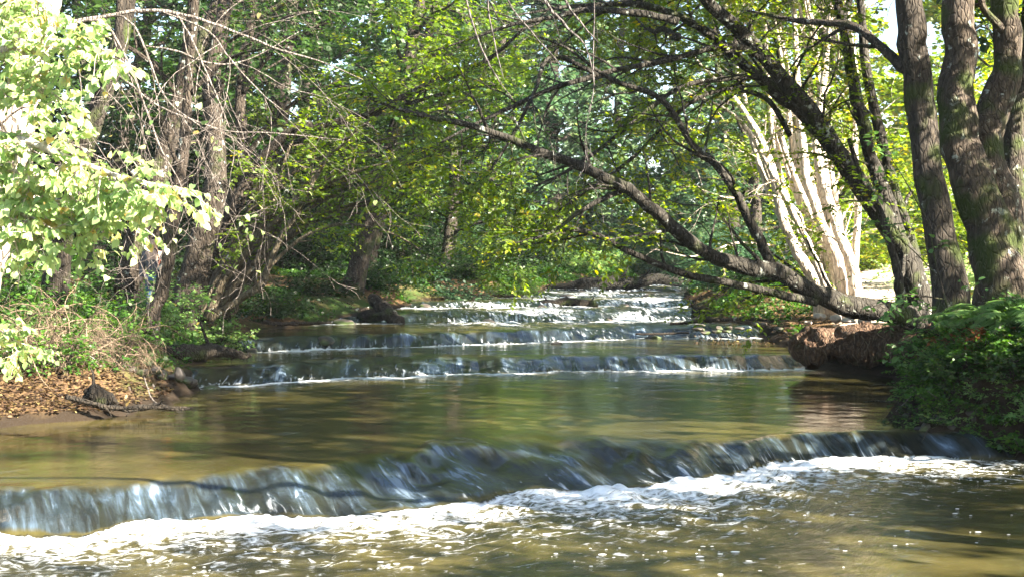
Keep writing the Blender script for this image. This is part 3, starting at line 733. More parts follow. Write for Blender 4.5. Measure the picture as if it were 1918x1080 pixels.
limb_tree('hazel_clump', P(1580, 600, 31), 'sunlit pale multi-stemmed clump glowing white behind the leaning tree', 'tree', 'bark_glare', 'leaf_hornbeam', cl, 31,
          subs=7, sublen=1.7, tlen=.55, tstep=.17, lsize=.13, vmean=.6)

# ---- left bank trunks
rgs = np.random.default_rng(19)
def L1(name, label, limbs, seed, bark='bark_brown', leafm='leaf_deep', cat='tree', **k):
    b = limbs[0][0][0]
    return limb_tree(name, b, label, cat, bark, leafm, limbs, seed, **k)
a = []; add(a, 0, (335, 610, 27, .36), (352, 555, 27, .29), (378, 460, 27, .26), (398, 370, 27, .24), (405, 300, 27.2, .2), (398, 200, 27.4, .18), (408, 80, 27.6, .16), (430, -60, 28, .14), (450, -300, 28, .1))
add(a, .8, (398, 200, 27.4, .07), (440, 110, 27, .05), (520, 40, 26.5, .03), (600, 20, 26, .01))
add(a, 1, (420, -20, 27.4, .08), (520, -120, 27, .05), (660, -150, 26, .02))
L1('oak_tree', 'thick brown trunk with sun patches, stoutest of the left bank behind the herbs', a, 41, subs=7)
a = []; add(a, 0, (345, 600, 28.5, .2), (400, 480, 28.5, .17), (425, 420, 28.5, .16), (445, 380, 28.5, .14), (490, 300, 28.4, .11), (560, 235, 28, .085), (600, 238, 27.8, .08), (711, 200, 27.4, .07), (837, 142, 27, .06), (915, 111, 26.5, .045), (989, 48, 26, .02))
add(a, 1.2, (600, 238, 27.8, .05), (700, 215, 27.5, .045), (780, 190, 27, .04), (850, 170, 26.6, .03), (930, 160, 26, .01))
add(a, 1, (475, 320, 28.4, .06), (560, 265, 28.2, .05), (650, 250, 28, .03), (720, 240, 27.8, .01))
L1('arched_tree', 'olive-grey stem arching from the left bank far over the stream with a sunlit upper limb', a, 42, bark='bark_brown', leafm='leaf_hornbeam', subs=9, vmean=.35, sublen=1.5, bare=.2)
a = []; add(a, 0, (282, 620, 22.5, .15), (291, 590, 22.5, .125), (305, 520, 22.5, .12), (320, 430, 22.5, .112), (336, 360, 22.6, .1), (345, 280, 22.8, .09), (352, 180, 23, .08), (362, 60, 23, .07), (370, -60, 23, .06))
add(a, .6, (340, 330, 22.7, .04), (310, 250, 22.4, .03), (290, 170, 22, .01)); add(a, .8, (352, 180, 23, .04), (430, 110, 22.7, .03), (500, 90, 22, .01))
L1('young_tree', 'thin bare brown trunk leaning right in front of the thick sun-patched trunk', a, 43, subs=5, lsize=.08, bare=.3)
a = []; add(a, 0, (230, 600, 29, .26), (245, 500, 29, .22), (265, 400, 29, .19), (300, 310, 29, .16), (330, 200, 29, .15), (348, 110, 29, .14), (365, 0, 29, .13), (380, -150, 29, .12))
add(a, 1, (335, 180, 29, .06), (260, 100, 28.5, .05), (170, 60, 28, .02)); add(a, 1, (365, 0, 29, .06), (450, -60, 28.5, .05), (560, -40, 28, .02))
L1('ash_tree', 'grey-brown leaning trunk behind the dry brushwood, left of the person', a, 44, subs=8)
a = []; add(a, 0, (120, 420, 25, .2), (150, 290, 25, .18), (185, 200, 25, .17), (215, 110, 25.2, .16), (236, 20, 25.4, .15), (250, -100, 25.5, .13))
add(a, 0, (140, 330, 25, .12), (165, 240, 24.8, .11), (200, 160, 24.8, .1), (225, 60, 24.8, .09), (225, -60, 25, .08))
a[0][0].insert(0, P(95, 590, 25)); a[0][1].insert(0, .24)
L1('twin_stem_tree', 'nearly black twin-stemmed trunk leaning in deep shade at the upper left', a, 45, bark='bark_wet', leafm=None, subs=0)
a = []; add(a, 0, (375, 600, 29.5, .2), (410, 480, 29.5, .17), (430, 400, 29.6, .15), (455, 300, 29.8, .13), (450, 180, 30, .12), (470, 40, 30, .1), (480, -100, 30, .09))
add(a, 1, (455, 300, 29.8, .06), (540, 200, 29.5, .05), (640, 150, 29, .02)); add(a, 1, (450, 180, 30, .06), (520, 90, 29.5, .05), (620, 40, 29, .02)); add(a, 1, (470, 40, 30, .06), (600, -20, 29.5, .05), (760, 0, 29, .02))
L1('beech_tree', 'olive trunk close right of the thick sun-patched trunk on the left bank', a, 46, leafm='leaf_deep', subs=10)
# hazel stems leaning over the water from the stump on the left bank
a = []
add(a, .25, (392, 592, 27.3, .12), (418, 582, 27.2, .08), (450, 560, 27.1, .075), (488, 535, 27, .075), (500, 505, 27, .068), (530, 440, 26.9, .06), (562, 390, 26.8, .055), (592, 330, 26.6, .045), (620, 290, 26.4, .035), (655, 262, 26, .012))
add(a, .8, (390, 590, 27.6, .1), (425, 520, 27.6, .075), (470, 465, 27.5, .07), (530, 402, 27.3, .06), (600, 350, 27, .05), (700, 312, 26.5, .035), (800, 300, 26, .012))
add(a, .8, (380, 585, 27.9, .1), (412, 500, 28, .08), (470, 430, 28, .07), (540, 390, 27.8, .06), (620, 370, 27.5, .045), (720, 350, 27, .03), (820, 330, 26.5, .01))
add(a, .7, (470, 465, 27.5, .05), (500, 400, 27.5, .045), (522, 350, 27.4, .035), (540, 280, 27.3, .03), (580, 200, 27, .015))
add(a, .8, (412, 500, 28, .06), (480, 380, 28, .05), (570, 310, 27.8, .045), (680, 270, 27.4, .03), (790, 250, 27, .01))
add(a, .8, (500, 505, 27, .04), (560, 450, 26.8, .035), (640, 420, 26.5, .03), (740, 440, 26, .02), (830, 500, 25.7, .008))
add(a, .8, (470, 430, 28, .04), (560, 420, 27.8, .035), (660, 400, 27.5, .03), (760, 400, 27, .02), (900, 440, 26.7, .008))
add(a, .8, (530, 402, 27.3, .04), (640, 340, 27, .035), (760, 350, 26.5, .025), (880, 390, 26, .008))
for q in range(11):
    bx = 372 + rgs.uniform(0, 60); d_ = 28 + rgs.uniform(-.6, 2.5); ex = 480 + q * 36; ey = 190 + rgs.uniform(0, 1) * 210
    add(a, .3, (bx, 592, d_, .1), (bx + 18, 555, d_, .07), (bx + (ex - bx) * .3, 450 + rgs.uniform(-20, 30), d_, .06), (bx + (ex - bx) * .62, (450 + ey) / 2 - 10, d_ - .2, .048), (ex, ey, d_ - .5, .032), (ex + 110, ey - 40 * rgs.random(), d_ - 1, .01))
L1('hazel_shrub', 'low hazel with slender crooked stems leaning over the stream from a bright stump', a, 47, bark='bark_olive', leafm='leaf_hornbeam', subs=8, sublen=1.1, tlen=.5, tstep=.16, vmean=.5, lsize=.1, sub2=3, bare=.15, carve=False)

# ---- left foreground: linden branches in full sun, trunk just outside on the left
a = []
add(a, 0, (-120, 900, 12.5, .2), (-60, 600, 12.3, .19), (0, 420, 12.2, .17), (28, 260, 12.1, .155), (52, 120, 12, .15), (85, 0, 12, .14), (130, -200, 12, .12), (200, -500, 12, .08))
add(a, 1, (20, 300, 12, .07), (-30, 200, 11, .06), (-20, 110, 10.2, .045), (60, 92, 9.8, .035), (140, 95, 9.6, .02), (205, 95, 9.4, .006))
add(a, 1.1, (-60, 420, 12, .06), (-110, 300, 10.8, .05), (-40, 255, 10, .04), (60, 270, 9.6, .03), (150, 305, 9.4, .02), (240, 335, 9.3, .014), (325, 352, 9.2, .005))
add(a, 1.1, (-70, 470, 12, .06), (-120, 380, 10.8, .05), (-20, 330, 10.1, .04), (80, 330, 9.8, .03), (160, 355, 9.7, .016), (240, 395, 9.6, .005))
add(a, 1.1, (-70, 500, 12, .06), (-120, 420, 10.8, .05), (-20, 365, 10.3, .04), (60, 370, 10.0, .03), (130, 395, 9.9, .016), (200, 425, 9.8, .005))
add(a, 1, (-70, 520, 12, .05), (-110, 420, 10.2, .04), (-30, 390, 9.8, .03), (40, 400, 9.6, .02), (100, 430, 9.5, .005))
add(a, 1, (28, 260, 12.1, .06), (-60, 130, 11.5, .05), (-40, 20, 10.8, .04), (20, -10, 10.4, .03), (90, 10, 10, .01))
add(a, 1, (20, 300, 12, .05), (-40, 230, 11, .04), (10, 170, 10.2, .03), (70, 165, 9.9, .02), (120, 190, 9.7, .006))
add(a, 1, (-90, 760, 12.4, .04), (-80, 640, 12, .02), (-30, 610, 11.8, .014), (10, 625, 11.6, .008), (35, 660, 11.5, .004))
limb_tree('linden_tree', P(-120, 900, 12.5), 'sunlit linden with big pale heart-shaped leaves hanging in from the left edge', 'tree', 'bark_glare', 'leaf_lime', a, 51,
          subs=17, sublen=.4, tlen=.24, tstep=.06, lstep=.05, lsize=.062, kind='heart', hang=1.0, tilt=.6, sub2=2, t0=.4, vmean=.62, carve=False, up=-.05, twig_r=.002)

# ---- bare arching grey branches (upper left) and hanging twigs (top centre)
def bare_tree(name, base, label, limbs, pend, seed, bark='bark_twig', leaves=60):
    rng = np.random.default_rng(seed)
    t = thing(name, base, label, 'tree')
    cs = []
    for li, (pts, rad, lf) in enumerate(limbs):
        c, r = curve(pts, rad, 7, .5, rng); cs.append((c, r, lf))
        m = MB(); m.tube(c, r, 8, .1, rng); m.build('trunk' if li == 0 else 'branch', M[bark], t)
    tw = MB(); ends = []
    def hangs(c, r, n, L, lev):
        k = len(c)
        for i in range(n):
            f = (.15 + .83 * (i + rng.random()) / n) * (k - 1); q = min(int(f), k - 2); p = c[q] + (c[q + 1] - c[q]) * (f - q)
            tg = unit(c[q + 1] - c[q])
            d = unit(tg * rng.uniform(.3, 1.1) + rng.normal(0, .45, 3) * [1, .6, .7] + [0, 0, -.15])
            l = L * rng.uniform(.4, 1.2)
            b = wander(p, d, l, rng, 9, .17, -.10 if lev == 0 else -.03)
            r0 = min(np.interp(f, np.arange(k), r) * .6, .003 + .004 * l)
            tw.tube(b, np.linspace(r0, .0014, len(b)), 5)
            ends.append(b)
            if lev < 2: hangs(b, np.linspace(r0, .0014, len(b)), 4 if lev == 0 else 3, l * .5, lev + 1)
    for c, r, lf in cs:
        if lf > 0: hangs(c, r, int(pend * lf), 1.3, 0)
    if ends:
        tw.build('twigs', M[bark], t)['kind'] = 'stuff'
        if leaves:
            ii = rng.integers(0, len(ends), leaves); X = np.array([ends[i][rng.integers(4, len(ends[i]))] for i in ii])
            D = rng.normal(0, .6, X.shape) + [0, 0, -.5]; Nn = rng.normal(0, .6, X.shape) + [0, -.3, 1]
            leaf_obj('leaves', M['leaf_lime'], t, X, D, Nn, rng.uniform(.04, .065, leaves), 'heart', rng, False)
    return t
a = []
add(a, 0, (-520, 1150, 12.2, .1), (-420, 700, 12.2, .085), (-250, 330, 12.1, .065), (-60, 140, 12, .045), (60, 70, 12, .03), (137, 45, 12, .022), (230, 25, 12, .018), (296, 20, 12, .016), (370, 34, 12, .014), (440, 60, 12, .012), (520, 92, 12, .009), (600, 115, 12, .006), (680, 150, 12, .003))
add(a, .5, (137, 45, 12, .012), (185, 38, 11.9, .011), (215, 68, 11.9, .01), (250, 140, 11.8, .01), (275, 210, 11.8, .009), (305, 285, 11.7, .007), (338, 345, 11.7, .005), (350, 400, 11.7, .003))
add(a, .5, (215, 27, 12, .01), (240, 38, 11.9, .009), (270, 85, 11.8, .009), (300, 165, 11.8, .008), (330, 205, 11.7, .006), (380, 240, 11.7, .004), (440, 290, 11.7, .002))
add(a, .5, (60, 72, 12, .01), (145, 85, 11.8, .01), (182, 112, 11.8, .01), (240, 155, 11.8, .009), (300, 200, 11.8, .008), (380, 232, 11.8, .007), (430, 246, 11.9, .006), (520, 250, 12, .005), (640, 262, 12, .002))
add(a, .3, (140, 80, 11.8, .008), (147, 120, 11.6, .007), (152, 180, 11.6, .006), (158, 245, 11.6, .005), (178, 285, 11.6, .002))
add(a, .5, (330, 27, 12, .01), (352, 60, 11.9, .009), (380, 120, 11.8, .008), (410, 190, 11.8, .006), (430, 240, 11.8, .003))
add(a, .5, (300, 20, 12, .008), (390, 60, 11.9, .008), (430, 110, 11.8, .007), (490, 175, 11.8, .005), (540, 215, 11.8, .002))
add(a, .4, (-60, 260, 12, .012), (40, 250, 11.7, .01), (130, 270, 11.6, .008), (200, 300, 11.5, .004))
add(a, .4, (-420, 700, 12.2, .03), (-200, 450, 11.6, .02), (20, 215, 11, .009), (80, 235, 11, .007), (130, 262, 11, .004))
add(a, .4, (270, 85, 11.8, .006), (330, 95, 11.8, .008), (400, 120, 11.9, .008), (470, 110, 12, .006), (560, 60, 12, .003))
bare_tree('bare_sapling', P(-520, 1150, 12.2), 'nearly leafless grey sapling arching in from the upper left with drooping twigs', a, 11, 61, leaves=90)
a = []
p0 = np.array([7.9, 8.6, .2])
a.append(([p0, p0 + [-.3, .1, 2], p0 + [-.9, .1, 4], p0 + [-1.9, .1, 6], p0 + [-2.6, .2, 9]], [.22, .19, .16, .12, .07], 0))
a.append(([p0 + [-.9, .1, 4], p0 + [-2.6, .2, 4.6], p0 + [-5, .3, 4.5], p0 + [-7.6, .5, 4.3], p0 + [-9.4, .7, 4.1]], [.09, .07, .05, .03, .012], 0))
def hang(leafy, *q): add(a, leafy, *q)
hang(.25, (868, -120, 9.0, .008), (872, -10, 9, .0065), (900, 85, 9, .006), (930, 145, 9, .005), (961, 186, 9, .002))
hang(.25, (905, -120, 9.0, .007), (912, -10, 9, .006), (925, 75, 9, .005), (944, 150, 9, .002))
hang(.3, (935, -120, 9.0, .007), (950, -5, 9, .005), (995, 60, 9, .0045), (1040, 110, 9, .004), (1062, 146, 9, .0015))
hang(.5, (985, -120, 9.0, .012), (1018, -5, 9, .011), (1058, 48, 9, .010), (1095, 85, 9, .005), (1112, 150, 9, .0035), (1102, 228, 9, .0015))
hang(.2, (1030, -120, 9.1, .010), (1056, -5, 9.1, .009), (1085, 40, 9.1, .007), (1121, 80, 9.1, .003))
hang(.3, (1112, -100, 9.1, .005), (1113, 20, 9.1, .004), (1111, 120, 9.1, .003), (1114, 160, 9.1, .0015))
bare_tree('overhanging_tree', p0, 'tree outside the right edge whose bare twigs hang into the top centre', a, 2.5, 62, bark='bark_hang', leaves=0)

# ------------------------------------------------------------------ forest trees
def wood_tree(name, x, y, h, cr, label, leafm='leaf_hornbeam', bark='bark_brown', seed=1, nl=20, low=.16, tr=.2, lean=(0, 0), lsize=.16, vmean=.45, den=1.0, carve=True, kind='kite', group=None, tlen=.9):
    rng = np.random.default_rng(seed)
    b = np.array([x, y, gz(x, y) - .15])
    t = thing(name, b, label, 'tree', group)
    top = b + [lean[0], lean[1], h]
    c, r = curve([b, b + (top - b) * .3 + rng.normal(0, .2, 3), b + (top - b) * .65 + rng.normal(0, .3, 3), top], [tr * 1.25, tr * .85, tr * .55, .03], 6, .3, rng)
    r[0] *= 1.25
    m = MB(); m.tube(c, r, 9, .14, rng); m.build('trunk', M[bark], t)
    br = MB(); polys = []
    for i in range(nl):
        f = low + (1 - low) * (i + rng.random() * .8) / nl
        q = f * (len(c) - 1); j = min(int(q), len(c) - 2); p = c[j] + (c[j + 1] - c[j]) * (q - j)
        th = i * 2.4 + rng.normal(0, .3)
        L = cr * (1.05 - .75 * max(0, f - .35) / .65) * rng.uniform(.7, 1.15)
        lb = wander(p, [math.cos(th), math.sin(th), .35 + f * .5], L, rng, 8, .14, -.035)
        lr = np.linspace(min(tr * .35, .03 + L * .012), .006, len(lb))
        br.tube(lb, lr, 5); polys.append(lb[2:])
        for (s, sr) in side_branches(lb, lr, rng, int(5 * den) + 1, L * .45, t0=.2, up=.1, grav=-.02):
            br.tube(s, sr, 4); polys.append(s)
    br.build('branches', M[bark], t)['kind'] = 'stuff'
    X, D, Nn, sz, v, tw = twig_leaves(polys, rng, .17, tlen, .14, lsize, droop=.2, flat=.4, vmean=vmean, tilt=.5)
    leaf_obj('crown', M[leafm], t, X, D, Nn, sz, kind, rng, carve, v)
    return t
W = [  # x, y, h, crown r, leaves, bark, trunk r, leaf size, vmean, den, name, label
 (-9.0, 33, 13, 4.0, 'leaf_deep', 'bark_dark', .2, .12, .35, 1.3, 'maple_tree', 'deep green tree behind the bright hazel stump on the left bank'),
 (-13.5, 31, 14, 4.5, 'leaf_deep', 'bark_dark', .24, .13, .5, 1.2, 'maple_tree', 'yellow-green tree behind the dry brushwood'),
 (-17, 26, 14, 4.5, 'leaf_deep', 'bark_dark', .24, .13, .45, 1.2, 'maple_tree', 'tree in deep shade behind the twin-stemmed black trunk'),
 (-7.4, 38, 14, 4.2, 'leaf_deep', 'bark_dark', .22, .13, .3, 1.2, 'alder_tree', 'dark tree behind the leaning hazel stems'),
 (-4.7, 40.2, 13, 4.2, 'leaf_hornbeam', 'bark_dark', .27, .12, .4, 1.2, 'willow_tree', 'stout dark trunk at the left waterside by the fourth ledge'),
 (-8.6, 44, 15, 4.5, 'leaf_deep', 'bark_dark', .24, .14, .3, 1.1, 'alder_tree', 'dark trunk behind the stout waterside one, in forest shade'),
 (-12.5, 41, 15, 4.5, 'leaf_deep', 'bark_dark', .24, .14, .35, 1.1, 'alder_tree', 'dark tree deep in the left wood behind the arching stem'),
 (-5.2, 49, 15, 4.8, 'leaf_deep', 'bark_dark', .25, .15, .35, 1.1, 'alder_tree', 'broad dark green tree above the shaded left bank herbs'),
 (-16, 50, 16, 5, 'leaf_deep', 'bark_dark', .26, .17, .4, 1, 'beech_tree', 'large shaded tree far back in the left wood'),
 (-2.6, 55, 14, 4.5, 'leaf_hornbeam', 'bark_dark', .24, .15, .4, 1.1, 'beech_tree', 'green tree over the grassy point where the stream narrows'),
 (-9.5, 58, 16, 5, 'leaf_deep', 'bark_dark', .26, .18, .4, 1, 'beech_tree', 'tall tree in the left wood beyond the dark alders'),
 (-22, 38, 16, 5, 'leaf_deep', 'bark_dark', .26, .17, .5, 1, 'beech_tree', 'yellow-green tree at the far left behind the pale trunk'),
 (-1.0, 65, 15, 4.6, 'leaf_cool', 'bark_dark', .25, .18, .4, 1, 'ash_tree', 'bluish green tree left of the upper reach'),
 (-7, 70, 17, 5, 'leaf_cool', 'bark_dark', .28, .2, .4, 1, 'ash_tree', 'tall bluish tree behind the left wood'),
 (2.5, 76, 15, 5, 'leaf_cool', 'bark_wet', .55, .2, .45, 1, 'ash_tree', 'big dark trunk standing at the far bend behind the fallen trunk'),
 (8.6, 38.5, 12, 3.6, 'leaf_hornbeam', 'bark_glare', .17, .13, .6, 1.2, 'hazel_tree', 'bright yellow-green tree behind the sunlit pale clump'),
 (16.5, 33, 14, 4.4, 'leaf_hornbeam', 'bark_brown', .2, .14, .8, 1.1, 'hazel_tree', 'bright tree seen between the heavy foreground trunks'),
 (17.5, 46, 15, 5, 'leaf_hornbeam', 'bark_brown', .24, .16, .65, 1, 'maple_tree', 'yellowish tree far behind the heavy right trunks'),
 (9.6, 54, 14, 4.6, 'leaf_cool', 'bark_dark', .24, .16, .5, 1, 'willow_tree', 'bluish tree on the right bank near the fallen trunk'),
 (14.5, 60, 13, 4, 'leaf_hornbeam', 'bark_dark', .22, .15, .7, .7, 'beech_tree', 'tall green tree behind the right bank bushes'),
 (11, 67, 15, 5, 'leaf_cool', 'bark_dark', .26, .19, .5, 1, 'willow_tree', 'pale bluish tree right of the far bend'),
 (21, 58, 16, 5.4, 'leaf_hornbeam', 'bark_brown', .26, .19, .65, 1, 'beech_tree', 'sunny tree far back at the right edge'),
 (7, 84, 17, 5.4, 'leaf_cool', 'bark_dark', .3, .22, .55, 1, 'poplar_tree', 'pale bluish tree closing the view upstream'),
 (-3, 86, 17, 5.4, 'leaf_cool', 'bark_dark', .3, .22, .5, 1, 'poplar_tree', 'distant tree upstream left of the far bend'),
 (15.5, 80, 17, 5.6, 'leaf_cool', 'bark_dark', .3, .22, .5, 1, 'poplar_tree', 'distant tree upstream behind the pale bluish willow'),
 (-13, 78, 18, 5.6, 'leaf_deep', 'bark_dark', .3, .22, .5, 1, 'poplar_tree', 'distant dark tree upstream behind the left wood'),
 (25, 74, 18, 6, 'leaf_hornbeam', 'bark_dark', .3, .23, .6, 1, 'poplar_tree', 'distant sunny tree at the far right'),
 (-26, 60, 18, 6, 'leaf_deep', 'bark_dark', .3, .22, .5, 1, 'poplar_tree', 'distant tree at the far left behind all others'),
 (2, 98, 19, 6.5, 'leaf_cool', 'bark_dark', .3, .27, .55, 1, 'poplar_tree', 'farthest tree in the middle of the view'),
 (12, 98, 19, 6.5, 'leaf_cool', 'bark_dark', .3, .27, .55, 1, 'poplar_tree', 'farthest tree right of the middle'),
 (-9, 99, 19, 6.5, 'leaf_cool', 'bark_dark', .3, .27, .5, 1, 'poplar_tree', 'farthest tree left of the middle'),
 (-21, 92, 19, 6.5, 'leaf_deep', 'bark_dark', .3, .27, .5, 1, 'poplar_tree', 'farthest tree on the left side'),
 (23, 95, 19, 6.5, 'leaf_hornbeam', 'bark_dark', .3, .27, .55, 1, 'poplar_tree', 'farthest tree on the right side'),
]
for i, (x, y, h, cr, lm, bk, tr, ls, vm, den, nm, lab) in enumerate(W):
    rg = random.Random(i + 5)
    wood_tree(nm, x, y, h * (1.0 if y < 60 else 1.4), cr, lab, lm, bk, 100 + i, nl=24 if y < 60 else 32, low=.32 if (x < -3 and y < 50) else .13, tr=tr, lean=(rg.uniform(-1, 1) + ((3.2 if y < 50 else 1.2) if x < 0 else -1.2), rg.uniform(-1, 1)), lsize=ls * ((1.45 if x > -3 else 1.75) if y < 60 else 2.1), vmean=vm, den=den)
# trees outside the frame whose shade falls on the stream
SH = [(9.5, 13.5, 13, 4.2, 'shade tree outside the frame on the right bank beside the near ledge'),
      (12.5, 19, 14, 4.6, 'shade tree outside the frame behind the fern bank'),
      (13, 6, 14, 4.8, 'shade tree outside the frame right of the camera'),
      (11, -1, 14, 4.8, 'shade tree outside the frame behind the camera on the right'),
      (17, 12.5, 15, 5, 'shade tree outside the frame, far out on the right bank'),
      (19, 2, 16, 5.2, 'shade tree outside the frame, far behind on the right'),
      (-11, 8, 13, 4.4, 'shade tree outside the frame on the left bank beside the near ledge'),
      (-13, 16, 14, 4.8, 'shade tree outside the frame on the left behind the leaf beach')]
TS = [(8.2, 37, 21, 4.8, 'tall tree added for shade right behind the pale clump, crown above the frame'), (10.8, 26.5, 19, 4.6, 'tall straight tree added for shade behind the leaning tree, crown above the frame'), (14.2, 22.5, 20, 5, 'tall tree added for shade behind the forked trunk, crown above the frame'),
      (15.5, 28.5, 20, 5, 'tall tree added for shade far behind the heavy trunks, crown above the frame'), (16, 39, 21, 5.2, 'tall tree added for shade in the bright wood at the right, crown above the frame'), (20, 33, 21, 5.4, 'outermost tall tree added for shade in the right wood')]
for i, (x, y, h, cr, lab) in enumerate(TS):  # tall trees added to keep the sun off the left wood
    wood_tree('tall_shade_tree', x, y, h, cr, lab, 'leaf_hornbeam', 'bark_brown', 340 + i, nl=20, low=.42, tr=.2, lsize=.22, den=1.3)
for i, (x, y, h, cr, lab) in enumerate(SH):
    wood_tree('shade_tree', x, y, h, cr, lab, 'leaf_hornbeam', 'bark_brown', 300 + i, nl=22, low=.2, tr=.24, lsize=.24, den=1.3, group='trees outside the frame')

# ------------------------------------------------------------------ bushes, herbs, ferns
def bush(name, x, y, r, h, label, leafm='leaf_deep', seed=1, ns=22, lsize=.1, vmean=.4, group=None, cat='bush', tlen=.4, tstep=.12, lstep=.08, kind='kite', carve=True, z=None, bark='bark_brown'):
    rng = np.random.default_rng(seed)
    b = np.array([x, y, (gz(x, y) if z is None else z) - .05])
    t = thing(name, b, label, cat, group)
    m = MB(); polys = []
    for i in range(ns):
        th = rng.random() * 2 * PI; o = rng.random() ** .5
        s0 = b + np.array([math.cos(th), math.sin(th), 0]) * r * .25 * o
        d = np.array([math.cos(th) * o * r, math.sin(th) * o * r, h * rng.uniform(.7, 1.1)])
        c = wander(s0, d, np.linalg.norm(d) * rng.uniform(.6, 1.1), rng, 8, .16, -.05)
        m.tube(c, np.linspace(.006 + .006 * h, .003, len(c)), 5); polys.append(c)
        if r > .7:
            for (s, sr) in side_branches(c, np.linspace(.012, .004, len(c)), rng, 4, r * .5, t0=.15): m.tube(s, sr, 4); polys.append(s)
    m.build('stems', M[bark], t)
    X, D, Nn, sz, v, tw = twig_leaves(polys, rng, tstep, tlen, lstep, lsize, droop=.3, flat=.4, vmean=vmean, t0=.05, tilt=.5)
    k = X[:, 2] > b[2] + .02
    leaf_obj('foliage', M[leafm], t, X[k], D[k], Nn[k], sz[k], kind, rng, carve, v[k])
    return t
